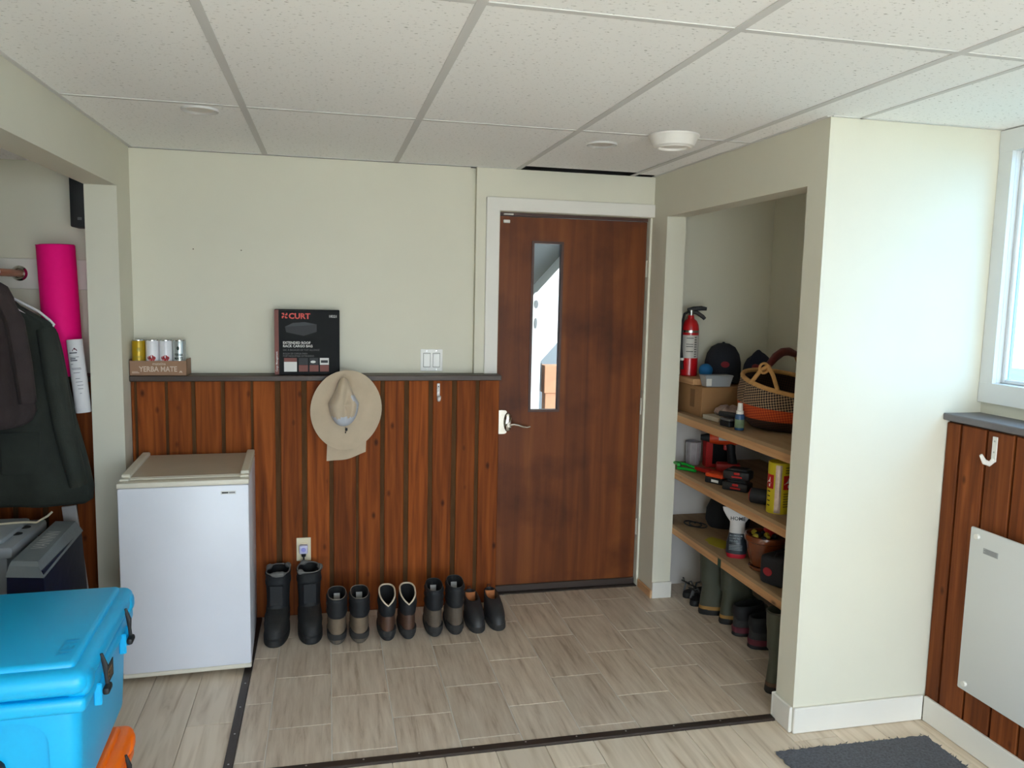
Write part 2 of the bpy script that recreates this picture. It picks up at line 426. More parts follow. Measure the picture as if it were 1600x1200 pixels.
# ---- ceiling: plenum, grid and tiles
BAR = mat('ceiling_grid_white', (206, 204, 202), .8, spec=.1)
PLEN = mat('plenum_shade', (60, 58, 56), .9)  # plenum painted dark so the gap by the door reads unlit
ce = struct('ceiling', MB().box(XFAR-.1, XR+.055, YREAR-.12, .14, H+.15, H+.2).box(XFAR-.1, XR+.055, .10, .14, H, H+.15), PLEN)
ctc = {}
def ctile(x0, x1, y0, y1, z=H+.004, tilt=0):
    if x1-x0 < .03 or y1-y0 < .03: return
    key = (round(x1-x0, 3), round(y1-y0, 3))
    if key not in ctc: ctc[key] = MB().rbox(-(x1-x0)/2, (x1-x0)/2, -(y1-y0)/2, (y1-y0)/2, 0, .014, .002, 1).mesh('ceiling_tile', CTILE)
    o = bpy.data.objects.new('ceiling_tile', ctc[key]); COL.objects.link(o); o.parent = ce
    o.location = ((x0+x1)/2, (y0+y1)/2, z); o.rotation_euler = (tilt, 0, 0); return o
def gbar(x0, x1, y0, y1, z=H): MB().rbox(x0, x1, y0, y1, z+.0015, z+.004, .0005, 1).build('grid_bar', BAR, ce, 0)
G = .6096; gx = [-.618+G*i for i in range(4)]
xs = [XL]+gx+[1.45, XR]
ycr = [-1.0035-2*G*i for i in range(5)]
yb = [0.0]+[y for y in ycr if y > YREAR]+[YREAR]
hb = .0125
for i in range(len(xs)-1):
    for j in range(len(yb)-1):
        x0, x1, y1, y0 = xs[i], xs[i+1], yb[j], yb[j+1]
        if i == 4: x1 = 1.45 if j else XP
        if i == 5 and j == 0: continue
        if i == 3 and j == 0: ctile(x0+.003, x1-.003, y0+.003, -.085, H+.006, .004); continue
        if i == 4 and j == 0: ctile(x0+.003, XP-.001, y0+.003, -.06); continue
        if i == 5 and j == 1: y1 = YP
        ctile(x0+.003, x1-.003, y0+.003, y1-.003)
        if i == 4 and j == 1: pass
for x in gx: gbar(x-hb, x+hb, YREAR, -.004)
gbar(1.45-hb*.7, 1.45+hb*.7, YREAR, YP-.002)
for y in ycr:
    for i in range(len(xs)-1):
        if i == 5 or (i == 4 and y > YP): continue
        gbar(xs[i]+hb, xs[i+1]-hb, y-hb*.8, y+hb*.8, H+.0005)
gbar(xs[4]+hb, XP-.0, ycr[0]-.01, ycr[0]+.01, H+.0005)
# wall angle around the edge
gbar(XP-.016, XP, YP, -.004); gbar(XL, XL+.016, YREAR, -.004); gbar(XP, XR, YP-.014, YP-.001, H)
gbar(XR-.016, XR, YREAR, YP-.015); gbar(XL+.016, .59, -.016, -.0005)
# coat-closet ceiling (slightly lower)
for i in range(2):
    for j in range(3):
        ctile(XFAR+.56*i+.002, min(XFAR+.56*(i+1), XLI)-.002, -3.4+1.13*j+.003, -3.4+1.13*(j+1)-.003, 2.13)
gbar(XFAR, XLI, -1.14-.012, -1.14+.012, 2.127); gbar(XFAR+.56-.012, XFAR+.56+.012, -3.4, 0, 2.1265)
# closet ceiling
ctile(XPI+.002, XR-.002, YP+.107, -.002, H+.004)

# ---- wainscot on the back wall: dark backing, one cedar board at a time, ledge cap
wb = struct('wall_wainscot_back', MB().box(XL, .50, WY+.005, -.001, 0, HC-.028).box(XFAR, XLI, WY+.005, -.001, 0, HC-.028), GROOVE)
Ls = [-1.185, -1.053, -.935, -.805, -.679, -.555, -.434, -.31, -.19, -.065, .053, .172, .291, .405]
Rs = [-1.066, -.952, -.822, -.690, -.580, -.458, -.330, -.203, -.085, .030, .150, .267, .386, .506]
def board(x0, x1, parent=wb):
    MB().rbox(-(x1-x0)/2, (x1-x0)/2, -.007, .007, -.58, .58, .0025, 1).build('board', CEDAR, parent, 0).location = ((x0+x1)/2, WY+.005, .58+.001)
for a, b in zip(Ls, Rs): board(a, b)
board(XL+.002, -1.196)
x = XLI-.11
while x > XFAR: board(x, x+.1); x -= .122
MB().rbox(.494, .508, WY+.001, -.036, .0, HC-.03, .002, 1).build('end_board', CEDAR, wb, 0)
MB().rbox(XL+.001, .512, WY-.026, -.001, HC-.03, HC-.003, .003, 1).build('ledge', CAPW, wb, 0)
MB().rbox(XFAR, XLI-.001, WY-.026, -.001, HC-.03, HC-.003, .003, 1).build('ledge', CAPW, wb, 0)
# ---- wainscot on the right wall
CEDAR2 = wood('cedar_board_dark', (84, 40, 14), (112, 56, 22), (132, 72, 32), 'z', 1.0, .65, .16, spec=.2)
CAPG = mat('grey_ledge_paint', (98, 94, 96), .5, var=.06, vscale=12)
wr = struct('wall_wainscot_right', MB().box(XW+.012, XR-.001, YREAR, YP-.001, -.005, HC-.028), mat('groove_dark', (58, 34, 20), .7, var=.2))
ys = YP-.002
for wdt in [.072, .118, .118, .118, .12]+[.12]*12:
    MB().rbox(-.006, .008, -wdt/2+.009, wdt/2-.001, -.575, .58, .0025, 1).build('board', CEDAR2, wr, 0).location = (XW+.006, ys-wdt/2, .576)
    ys -= wdt
MB().rbox(XW-.02, XR-.001, YREAR, YP-.001, HC-.025, HC+.0, .003, 1).build('ledge', CAPG, wr, 0)
# ---- baseboards
struct('baseboard_closet', MB().rbox(XP-.001, XW-.013, YP-.014, YP, -.004, .094, .003, 1), WHITE)
struct('baseboard_closet_side', MB().rbox(XP-.013, XP, YP-.001, YO2-.002, -.004, .094, .003, 1).rbox(XP-.0125, XP+.02, YO2-.001, YO2+.012, 0.001, .094, .003, 1), WHITE)
struct('baseboard_closet_jamb', MB().rbox(XP-.001, XPI+.004, YO1-.013, YO1, .001, .088, .002, 1), WHITE)
struct('baseboard_door', MB().rbox(XP-.012, XP, YO1-.01, -.02, .001, .045, .003, 1), wood('raw_pine', (186, 142, 100), (202, 158, 116), (214, 174, 134), 'y', 1, .6, .03, False))
struct('baseboard_right', MB().rbox(XW-.014, XW-.0005, YREAR, YP-.0145, -.004, .094, .003, 1), WHITE)

# ---- window on the right wall
wn = struct('window_1', MB().box(XR-.018, XR, WY0-.07, WY0, WZ0-.0, WZ1).box(XR-.018, XR, WY1, YP-.002, WZ0, WZ1)
            .box(XR-.020, XR, WY0-.07, YP-.002, WZ1, H-.002).box(XR-.020, XR, WY0-.07, YP-.002, WZ0-.073, WZ0)
            .box(XR, XR+.056, WY1-.001, WY1+.002, WZ0, WZ1).box(XR, XR+.056, WY0-.002, WY0+.001, WZ0, WZ1).box(XR, XR+.056, WY0, WY1, WZ0-.002, WZ0+.001).box(XR, XR+.056, WY0, WY1, WZ1-.001, WZ1+.002), WINWHITE)
sash = MB()
for a, b in ((WY0, (WY0+WY1)/2), ((WY0+WY1)/2, WY1)):
    sash.rbox(XR+.018, XR+.05, a+.001, a+.016, WZ0+.002, WZ1-.002, .003, 1).rbox(XR+.018, XR+.05, b-.016, b-.001, WZ0+.002, WZ1-.002, .003, 1)
    sash.rbox(XR+.019, XR+.049, a+.0165, b-.0165, WZ0+.002, WZ0+.016, .003, 1).rbox(XR+.019, XR+.049, a+.0165, b-.0165, WZ1-.016, WZ1-.002, .003, 1)
sash.build('sash', WINWHITE, wn, 0)
for a, b in ((WY0, (WY0+WY1)/2), ((WY0+WY1)/2, WY1)):
    MB().box(XR+.032, XR+.036, a+.016, b-.016, WZ0+.016, WZ1-.016).build('pane', TINT, wn, 0)

# ---- outside ground: dark area and pale slab added to steer bounced light
struct('ground_low_bounce', MB().box(-14, 20, -20, 20, -.45, -.31), mat('low_bounce_ground', (112, 112, 84), .95, var=.2, vscale=2))
struct('ground_bounce_slab', MB().box(-5, 2.1, -16, YREAR-.2, -.31, -.25), mat('bounce_slab_pale', (222, 217, 208), .9, var=.05, vscale=3))

# ---- door
DOORW = wood('stained_door_veneer', (86, 42, 15), (110, 56, 21), (126, 70, 28), 'z', .4, .5, .0, False, .05, spec=.25)
# worn dark blotches on the veneer
nt = DOORW.node_tree; hs = [n for n in nt.nodes if n.type == 'HUE_SAT'][0]; bs = nt.nodes['Principled BSDF']
nz = nt.nodes.new('ShaderNodeTexNoise'); nz.inputs['Scale'].default_value = 3.2; nz.inputs['Detail'].default_value = 5
tcn = [n for n in nt.nodes if n.type == 'TEX_COORD'][0]; nt.links.new(tcn.outputs['Object'], nz.inputs['Vector'])
rp = nt.nodes.new('ShaderNodeValToRGB'); rp.color_ramp.elements[0].position = .34; rp.color_ramp.elements[1].position = .52
rp.color_ramp.elements[0].color = (.50, .42, .40, 1); rp.color_ramp.elements[1].color = (1, 1, 1, 1); nt.links.new(nz.outputs['Fac'], rp.inputs[0])
mx = nt.nodes.new('ShaderNodeMix'); mx.data_type = 'RGBA'; mx.blend_type = 'MULTIPLY'; mx.inputs[0].default_value = .8
nt.links.new(hs.outputs[0], mx.inputs[6]); nt.links.new(rp.outputs[0], mx.inputs[7]); nt.links.new(mx.outputs[2], bs.inputs['Base Color'])
D0, D1, DT = .515, 1.320, 1.985
GX0, GX1, GZ0, GZ1 = .692, .862, .976, 1.866
dl = MB()
for a in ((D0, GX0, .02, DT), (GX1, D1, .02, DT), (GX0, GX1, .02, GZ0), (GX0, GX1, GZ1, DT)): dl.box(a[0], a[1], .03, .075, a[2], a[3])
dr = struct('door_1', dl, DOORW, 'brown stained wooden door with a narrow vertical glass lite', 'door')
BEAD = mat('dark_glazing_bead', (70, 36, 20), .45)
for a in ((GX0, GX0+.012, GZ0, GZ1), (GX1-.012, GX1, GZ0, GZ1), (GX0+.012, GX1-.012, GZ0, GZ0+.012), (GX0+.012, GX1-.012, GZ1-.012, GZ1)):
    MB().box(a[0], a[1], .024, .06, a[2], a[3]).build('glazing_bead', BEAD, dr, 0)
MB().box(GX0+.01, GX1-.01, .052, .056, GZ0+.01, GZ1-.01).build('pane', GLASS, dr, 0)
MB().rbox(D0, D1, .018, .03, .004, .04, .003, 1).build('door_sweep', mat('sweep_brown', (58, 44, 36), .5), dr, 0)
# lock plate and lever
lk = MB().prism([(-.034+.068*(.5+.5*math.cos(t))*0+ (.034*math.copysign(abs(math.cos(t))**.45, math.cos(t))), .063*math.copysign(abs(math.sin(t))**.55, math.sin(t))) for t in [2*pi*i/32 for i in range(32)]],
        (.583, .03, .925), (1, 0, 0), (0, 0, 1), (0, -.006, 0)).build('lock_plate', CHROME, dr)
MB().lathe([(.001, .016), (.014, .0155), (.021, .010), (.024, 0)], n=24, sx=.95, sy=2.2).build('rose', CHROME, lk).location = (.583, .024, .925)
lk.children[0].rotation_euler = (pi/2, 0, 0)
lv = MB().cyl((.583, .012, .915), (.583, -.018, .915), .0125, .0125, 16).tube([(.583, -.016, .915), (.605, -.018, .918), (.63, -.02, .914), (.655, -.02, .905), (.675, -.02, .902), (.694, -.019, .906)], [.010, .007, .006, .0055, .005, .004], 10)
lv.build('lever', CHROME, lk)
# hinges, contact sensor, jamb
for hz in (1.74, 1.0, .33): MB().cyl((1.3235, .026, hz-.045), (1.3235, .026, hz+.045), .005, n=10).build('hinge', mat('worn_white_hinge', (178, 172, 160), .6), dr)
MB().rbox(.538, .572, .018, .03, DT-.034, DT-.018, .002, 1).build('contact_sensor', WHITE, dr)
MB().box(.511, 1.326, .035, .10, DT+.004, 2.006).box(.511, D0-.002, .035, .10, 0, DT+.004).build('door_jamb', BEAD, dr, 0)
MB().rbox(.540, .590, .022, .036, DT+.007, DT+.014, .001, 1).build('sensor_magnet', WHITE, dr)
struct('trim_5', MB().rbox(.508, 1.326, -.012, .10, -.004, .006, .003, 1), DKMETAL)

# ---- the entry porch seen through the door glass
PORCHW = mat('porch_grey_paint', (120, 126, 130), .8)
struct('wall_porch', MB().box(-.6, 3.3, 2.75, 2.85, -.3, 2.5).box(-.6, 2.2, .12, 2.85, 2.45, 2.5).box(-.7, -.6, .12, 2.85, -.3, 2.5), PORCHW)  # roof and side wall, out of view, added to keep this space dim
struct('floor_porch', MB().box(-.6, 3.3, .12, 2.85, -.12, -.02), mat('porch_deck_grey', (150, 148, 144), .8))
for nm, lb, ct, pts in (
    ('dark_post', 'dark square post standing outside behind the door glass', 'post', (1.318, 2.30, -.02, .038, .03, 1.06, (62, 64, 66))),
    ('tan_crate', 'tan wooden crate on a block seen low through the door glass', 'crate', (1.470, 2.30, -.02, .07, .05, 1.04, (196, 140, 104)))):
    x_, y_, z_, a_, b_, h_, c_ = pts
    e_ = thing(nm, lb, ct, (x_, y_, z_)); mm_ = mat(nm+'_paint', c_, .7, var=.1)
    MB().rbox(-a_, a_, -b_, b_, 0, h_*.78, .004, 1).build('lower_block', mm_, e_); MB().rbox(-a_-.012, a_+.012, -b_-.012, b_+.012, h_*.78, h_, .004, 1).build('upper_block', mm_, e_)
ib = thing('ironing_board', 'narrow white board with rounded top leaning beyond the door glass', 'board', (1.215, 2.00, -.02)); ib.rotation_euler = (math.radians(-4), math.radians(2), 0); ib.scale = (.72, 1, 1.07)
MB().prism([(-.085, 0), (.085, 0), (.07, 1.35)]+[(.068*math.cos(a), 1.37+.16*math.sin(a)) for a in [i*pi/10 for i in range(11)]]+[(-.07, 1.35)], (0, 0, 0), (1, 0, 0), (0, 0, 1), (0, .02, 0)).build('board_face', mat('white_board_paint', (244, 244, 240), .6), ib)
MB().prism([(.022*math.cos(t), 1.44+.03*math.sin(t)) for t in [2*pi*i/18 for i in range(18)]], (0, -.001, 0), (1, 0, 0), (0, 0, 1), (0, -.004, 0)).build('hang_hole', mat('hole_grey', (120, 122, 124), .6), ib)
MB().prism([(.016*math.cos(t), 1.30+.04*math.sin(t)) for t in [2*pi*i/18 for i in range(18)]], (0, -.001, 0), (1, 0, 0), (0, 0, 1), (0, -.004, 0)).build('hand_slot', mat('hole_grey', (120, 122, 124), .6), ib)
st = tag(MB().prism([(0, 0), (.9, 1.0), (.9, 1.62), (0, .62), (0, .0)], (.98, 2.40, .58), (1, 0, 0), (0, 0, 1), (0, .345, 0)).build('sun_patch_panel', mat('white_board_paint', (244, 244, 240), .6), None, 0), 'white slanting stair stand-in seen through the door glass', 'sunpatch')  # slanted white panel added to stand for a patch of sunlight
# ================================================================== THINGS ALONG THE BACK WALL
# ---- small fridge
FRW = mat('fridge_white_enamel', (216, 218, 226), .35, var=.02, vscale=4)
FRC = mat('aged_cream_plastic', (212, 206, 190), .45, var=.03, vscale=6)
FRT = mat('fridge_top_laminate', (176, 166, 148), .4, var=.05, vscale=5)
fr = thing('mini_fridge', 'white compact fridge with cream trimmed top standing before the wooden wainscot', 'fridge', (-.905, -.40, 0), math.radians(2.0))
fw, fb, ff = .243, .25, -.215
MB().rbox(-fw, fw, ff, fb, .018, .812, .006, 2).build('body', FRW, fr)
dfr = MB().rbox(-fw-.004, fw+.002, ff-.062, ff-.008, .035, .800, .008, 2).build('door', FRW, fr)
MB().rbox(-fw-.006, fw+.003, ff-.064, ff-.006, .800, .822, .006, 2).build('door_top_trim', FRC, dfr)
MB().rbox(-fw-.005, fw+.002, ff-.063, ff-.008, .018, .036, .004, 1).build('door_bottom_trim', FRC, dfr)
MB().box(-fw+.006, fw-.006, ff-.008, ff, .045, .80).build('door_gasket', mat('gasket_grey', (150, 150, 148), .7), dfr, 0)
bd = MB().rbox(.137, .195, ff-.0645, ff-.062, .762, .776, .001, 1).build('badge', mat('badge_silver', (205, 205, 202), .35, metal=.4), dfr)
MB().box(.141, .166, ff-.0652, ff-.0645, .766, .772).build('badge_dark_bar', BLACK, bd, 0)
MB().box(.168, .192, ff-.0652, ff-.0645, .766, .772).build('badge_grey_bar', mat('badge_grey', (120, 118, 122), .5), bd, 0)
MB().rbox(-fw, fw, ff-.006, fb, .812, .826, .004, 1).build('top_frame', FRC, fr)
MB().box(-fw+.03, fw-.03, ff+.012, fb-.012, .8255, .8285).build('top_panel', FRT, fr, 0)
for s in (-1, 1):
    MB().rbox(s*(fw-.017)-.017, s*(fw-.017)+.017, ff+.004, fb-.002, .824, .842, .004, 1).build('top_rail', FRC, fr)
    MB().rbox(s*(fw-.017)-.018, s*(fw-.017)+.018, ff-.03, ff+.002, .8215, .831, .003, 1).build('hinge_cap', FRC, fr)
for sx in (-1, 1):
    for sy in (ff+.04, fb-.04): MB().cyl((sx*(fw-.04), sy, -.005), (sx*(fw-.04), sy, .02), .015, .013, 10).build('foot', BLACK, fr)

# ---- drink tray with four cans in its front row
KRAFT = mat('printed_kraft_board', (150, 116, 92), .8, var=.06, vscale=10)
KPRINT = mat('pale_tray_print', (206, 186, 168), .8)
LZ = HC-.003
tr = thing('drink_tray', 'brown cardboard YERBA MATE drink tray at the corner end of the ledge', 'tray', (-1.087, -.062, LZ))
tw, td, th = .122, .059, .068
t = MB().box(-tw, tw, -td, -td+.002, 0, th).box(-tw, -tw+.002, -td, td, 0, th+.006).box(tw-.002, tw, -td, td, 0, th+.006).box(-tw, tw, td-.002, td, 0, th).box(-tw, tw, -td, td, 0, .002)
t.build('tray_walls', KRAFT, tr, 0)
p = MB(); text_into(p, 'YERBA MATE', (0, -td, .019), (1, 0, 0), (0, 0, 1), .034, align='CENTER', sx=.82, bold=.02)
text_into(p, 'mateína', (.004, -td, .049), (1, 0, 0), (0, 0, 1), .018, align='CENTER', sx=1.0, bold=.01)
p.prism([(0, 0), (.007, .004), (.014, 0), (.011, .01), (.003, .01)], (.089, -td, .012), (1, 0, 0), (0, 0, 1), (0, -.0006, 0))
p.box(-.111, -.080, -td-.0006, -td, .012, .015).box(-.111, -.086, -td-.0006, -td, .0175, .0195)
p.build('tray_print', KPRINT, tr, 0)
ALU = mat('can_aluminium', (200, 200, 198), .25, metal=1)
def can(x, body, label, nm):
    c = thing('drink_can', label, 'can', (-1.087+x, -.0885, LZ+.003), 0, 'cans in the drink tray')
    R = .0285
    MB().lathe([(.022, 0), (.026, .005), (R, .012), (R, .148), (.0265, .155)], n=28).build('can_body', body, c)
    MB().lathe([(.0265, .155), (.0265, .159), (.0245, .160), (.0225, .156), (.001, .156)], n=28, cap0=False).build('can_lid', ALU, c)
    return c
def wrap(mb, poly, cx=0, R=.0288, z0=0, m=0):
    """flat print bent round the can front"""
    vs = [(R*math.sin((p[0]+cx)/R), -R*math.cos((p[0]+cx)/R), p[1]+z0) for p in poly]
    mb.add(vs, [list(range(len(vs)))], m)
def wrap_text(mb, txt, z, size, R=.0289, sx=1.0, m=0, bold=.01, cx=0):
    t = MB(); text_into(t, txt, (0, 0, 0), (1, 0, 0), (0, 1, 0), size, 0, align='CENTER', sx=sx, bold=bold)
    mb.add([(R*math.sin((v[0]+cx)/R), -R*math.cos((v[0]+cx)/R), v[1]+z) for v in t.v], t.f, m)
CWHITE = mat('can_white', (226, 224, 228), .3); CSILV = mat('can_silver', (192, 198, 196), .3, metal=.6); CYEL = mat('can_yellow', (176, 142, 12), .3, metal=.3)
DGREEN = mat('print_dark_green', (18, 42, 34), .6); RED = mat('print_red', (168, 24, 34), .6); DRED = mat('print_dark_red', (96, 16, 26), .6)
def disc(rx, rz, n=18): return [(rx*math.cos(2*pi*i/n), rz*math.sin(2*pi*i/n)) for i in range(n)]
c1 = can(-.087, CYEL, 'yellow drink can beside the corner in the cardboard tray', 'y')
q = MB(); wrap(q, disc(.0075, .009), .006, z0=.115); wrap_text(q, 'YERBA', .078, .013, cx=.004); wrap_text(q, 'MATE', .064, .013, cx=.004); q.build('can_print', mat('print_olive', (150, 140, 60), .6), c1, 0)
for x, lb in ((-.029, 'white can with red berries standing beside the yellow can'), (.029, 'white can with red berries standing beside the silver green can')):
    c = can(x, CWHITE, lb, 'w'); q = MB()
    for dx, dz, r in ((-.010, .078, .008), (.002, .082, .009), (.011, .077, .008), (-.004, .071, .008), (.007, .069, .007)): wrap(q, disc(r, r), dx, .0288+.00003*dx, dz, 0)
    q.build('berry_print', RED, c, 0); q = MB(); wrap_text(q, 'MATE', .073, .012, .0291); q.build('name_print', DRED, c, 0); q = MB(); wrap(q, [(-.014, .128), (.014, .128), (.014, .1295), (-.014, .1295)]); wrap(q, [(-.014, .122), (.014, .122), (.014, .123), (-.014, .123)])
    q.build('stripe_print', mat('print_pale_blue', (176, 186, 204), .6), c, 0)
c4 = can(.087, CSILV, 'silver can with dark green lettering at the open end of the tray', 's')
q = MB(); wrap(q, disc(.006, .009), -.002, z0=.122); wrap_text(q, 'YERBA', .087, .0155, sx=.85, bold=.03); wrap_text(q, 'MATE', .070, .0165, sx=.95, bold=.03); q.build('can_print', DGREEN, c4, 0)

# ---- boxed roof rack bag leaning against the wall on the ledge
BXB = mat('box_black_print', (12, 12, 13), .6, var=.2, vscale=6, spec=.2); BXR = mat('box_rust_panel', (112, 52, 40), .55); BXRED = mat('box_red_print', (206, 62, 48), .5)
BXW = mat('box_white_print', (214, 212, 208), .6); BXG = mat('box_grey_print', (104, 102, 102), .6); BXK = mat('box_photo_grey', (34, 35, 38), .6)
bx = thing('product_box', 'black printed CURT cargo bag carton standing on the ledge', 'box', (-.43, -.060, LZ), math.radians(2))
hw, hd, hh = .150, .028, .310
MB().rbox(-hw, hw, -hd, hd, 0, hh, .0025, 1).build('carton', BXB, bx)
MB().box(-hw-.0004, -hw+.019, -hd-.0008, hd, .002, hh-.002).build('side_panel', BXR, bx, 0)
fy = -hd
def xz(a, b): return (-hw+a*2*hw, fy, b*hh)
p = MB()
text_into(p, 'CURT', xz(.215, .862), (1, 0, 0), (0, 0, 1), .036, .0010, align='LEFT', sx=1.05, bold=.03)
for k in range(4):     # square emblem of four bent arms
    a = k*pi/2; o = Vector(xz(.155, .905))
    pl = [(.002, .002), (.0125, .002), (.0125, .0125), (.006, .0125), (.009, .007), (.002, .007)]
    p.prism([(x*math.cos(a)-y*math.sin(a), x*math.sin(a)+y*math.cos(a)) for x, y in pl], o, (1, 0, 0), (0, 0, 1), (0, -.0010, 0))
p.build('logo_print', BXRED, bx, 0)
p = MB(); text_into(p, '18221', xz(.83, .885), (1, 0, 0), (0, 0, 1), .016, .001, bold=.02)
p.build('number_print', BXW, bx, 0); p = MB(); text_into(p, 'EXTENDED ROOF', xz(.125, .475), (1, 0, 0), (0, 0, 1), .0165, .001, bold=.02, sx=.95); text_into(p, 'RACK CARGO BAG', xz(.125, .425), (1, 0, 0), (0, 0, 1), .0165, .001, bold=.02, sx=.95)
MB().box(-hw+.14*2*hw, -hw+.335*2*hw, fy-.0009, fy, .05*hh, .20*hh).build('white_block', BXW, bx, 0); MB().box(-hw+.69*2*hw, -hw+.83*2*hw, fy-.0009, fy, .155*hh, .26*hh).build('photo_block', BXW, bx, 0)
p.build('title_print', BXW, bx, 0); p = MB(); text_into(p, 'Cargo Management', (-hw+.013, fy-.0009, .016), (0, 0, 1), (-1, 0, 0), .012, .0008, bold=.01)
p.build('spine_print', BXW, bx, 0)
p = MB(); text_into(p, 'SAC À BAGAGES DE TOIT ALLONGÉ', xz(.125, .37), (1, 0, 0), (0, 0, 1), .0115, .001, sx=.9); text_into(p, 'BOLSA DE CARGA PARA', xz(.125, .315), (1, 0, 0), (0, 0, 1), .0115, .001, sx=.9)
text_into(p, 'PORTAEQUIPAJES EXTENDIDO', xz(.125, .278), (1, 0, 0), (0, 0, 1), .0115, .001, sx=.9); p.build('grey_print', BXG, bx, 0)
MB().box(-hw+.14*2*hw, -hw+.335*2*hw, fy-.0009, fy, .20*hh, .26*hh).build('rust_block', BXR, bx, 0)
for a in (.365, .53, .69): MB().box(-hw+a*2*hw, -hw+(a+.14)*2*hw, fy-.0009, fy, .05*hh, .150*hh).build('rust_block', BXR, bx, 0)
p = MB()
for a in (.365, .53): MB().box(-hw+a*2*hw, -hw+(a+.14)*2*hw, fy-.0009, fy, .155*hh, .26*hh).build('photo_block', BXK, bx, 0)
p.prism([(0, 0), (.035, .018), (.09, .023), (.145, .012), (.145, -.022), (.085, -.042), (.005, -.025)], xz(.16, .735), (1, 0, 0), (0, 0, 1), (0, -.0008, 0))
p.build('picture_print', BXK, bx, 0)
p = MB(); p.prism([(0, 0), (.035, .018), (.09, .023), (.145, .012), (.085, .006)], xz(.16, .737), (1, 0, 0), (0, 0, 1), (0, -.0011, 0))
MB().box(-hw+.705*2*hw, -hw+.815*2*hw, fy-.0013, fy, .185*hh, .225*hh).build('photo_bag', BXK, bx, 0)
MB().prism(disc(.012, .006), xz(.585, .2), (1, 0, 0), (0, 0, 1), (0, -.0012, 0)).build('photo_hand', BXW, bx, 0); p.build('picture_highlight', mat('box_photo_light', (52, 54, 58), .6), bx, 0)

# ---- sun hat hung on the wainscot
KHAKI = mat('khaki_cotton', (186, 168, 144), .9, var=.05, vscale=14, bump=.15, bscale=220, sheen=.2)
MESH = mat('pale_mesh_band', (186, 190, 198), .85, bump=.2, bscale=400)
ht = thing('sun_hat', 'khaki wide brimmed sun hat with pale mesh band and neck flap on the wainscot', 'hat', (-.250, WY-.032, 1.025))
N = 48
def brim_r(t):      # t measured from +x towards +z
    c, s = math.cos(t), math.sin(t)
    return 1/math.sqrt((c/.163)**2+(s/.197)**2) * (1+.03*math.cos(2*t-.6))
def crown_r(t):
    c, s = math.cos(t), math.sin(t)
    a = .069 if s < 0 else .070*(1-.42*s)
    return 1/math.sqrt((c/a)**2+(s/(.125 if s > 0 else .108))**2)
cx0, cz0 = -.012, .03
def cpt(t, k): return (cx0+k*crown_r(t)*math.cos(t), cz0+k*crown_r(t)*math.sin(t))
rings = []
for k in range(9):
    f = k/8; ring = []
    for i in range(N):
        t_ = 2*pi*i/N; a = cpt(t_, 1.0); b = (brim_r(t_)*math.cos(t_), brim_r(t_)*math.sin(t_))
        y = -.012 - .022*(f**2)*(.5+.5*math.sin(3*t_+.5)) - .018*math.sin(f*pi)*.6
        if math.sin(t_) > .85: y -= .030*f*(math.sin(t_)-.85)/.15
        ring.append((a[0]*(1-f)+b[0]*f, y, a[1]*(1-f)+b[1]*f))
    rings.append(ring)
brim = MB().loft(rings, False, False); back = [[(p[0], p[1]+.004, p[2]) for p in r] for r in rings]; brim.loft(back, False, False); brim.loft([rings[-1], back[-1]], False, False)
brim.build('brim', KHAKI, ht, 60)
rings = []
for k in range(11):
    f = k/10; a = f*pi/2; ring = []
    for i in range(N):
        t_ = 2*pi*i/N; kk = math.cos(a)**.55
        x, z = cpt(t_, kk*1.02)
        y = -.004-.093*math.sin(a)**.8
        y += .030*math.exp(-((x-cx0-.012-.06*(z-cz0))/.016)**2)*math.sin(a)      # pinch crease
        ring.append((x, y, z))
    rings.append(ring)
cr = MB().loft(rings, False, True)
def crmat(f):
    z = sum(cr.v[i][2] for i in f)/len(f); x = sum(cr.v[i][0] for i in f)/len(f); y = sum(cr.v[i][1] for i in f)/len(f)
    return 1 if ((z < -.028 and y > -.085) or (x > cx0+.034 and z < .075 and y > -.078)) else 0
cr.m = [crmat(f) for f in cr.f]; cr.build('crown', [KHAKI, MESH], ht, 70)
fl_r = []
for k in range(6):
    f = k/5; ring = []
    for i in range(15):
        g = i/14; x = -.088+.185*g-.005*f; z = -.12-.128*f+.040*f*g-.012*f*math.sin(pi*g)
        ring.append((x, -.004-.010*f-.008*math.sin(9*g+3*f), z))
    fl_r.append(ring)
nf = MB().loft(fl_r, False, False, closed=False); nf.loft([[(p[0], p[1]+.003, p[2]) for p in r] for r in fl_r], False, False, closed=False); nf.build('neck_flap', KHAKI, ht, 60)
ck = MB().tube([(-.005, -.030, -.082), (.0, -.036, -.095), (-.003, -.036, -.105)], .0014, 6).lathe([(.001, -.008), (.005, -.006), (.006, 0), (.005, .006), (.001, .008)], (.0, -.036, -.092), 10).lathe([(.001, -.004), (.003, 0), (.001, .004)], (-.004, -.036, -.107), 8)
ck.build('cord_lock', BLACK, ht)
# the peg that carries it
MB().cyl((.0, .030, .06), (.0, -.04, .068), .006, n=8).build('peg', DKMETAL, ht)

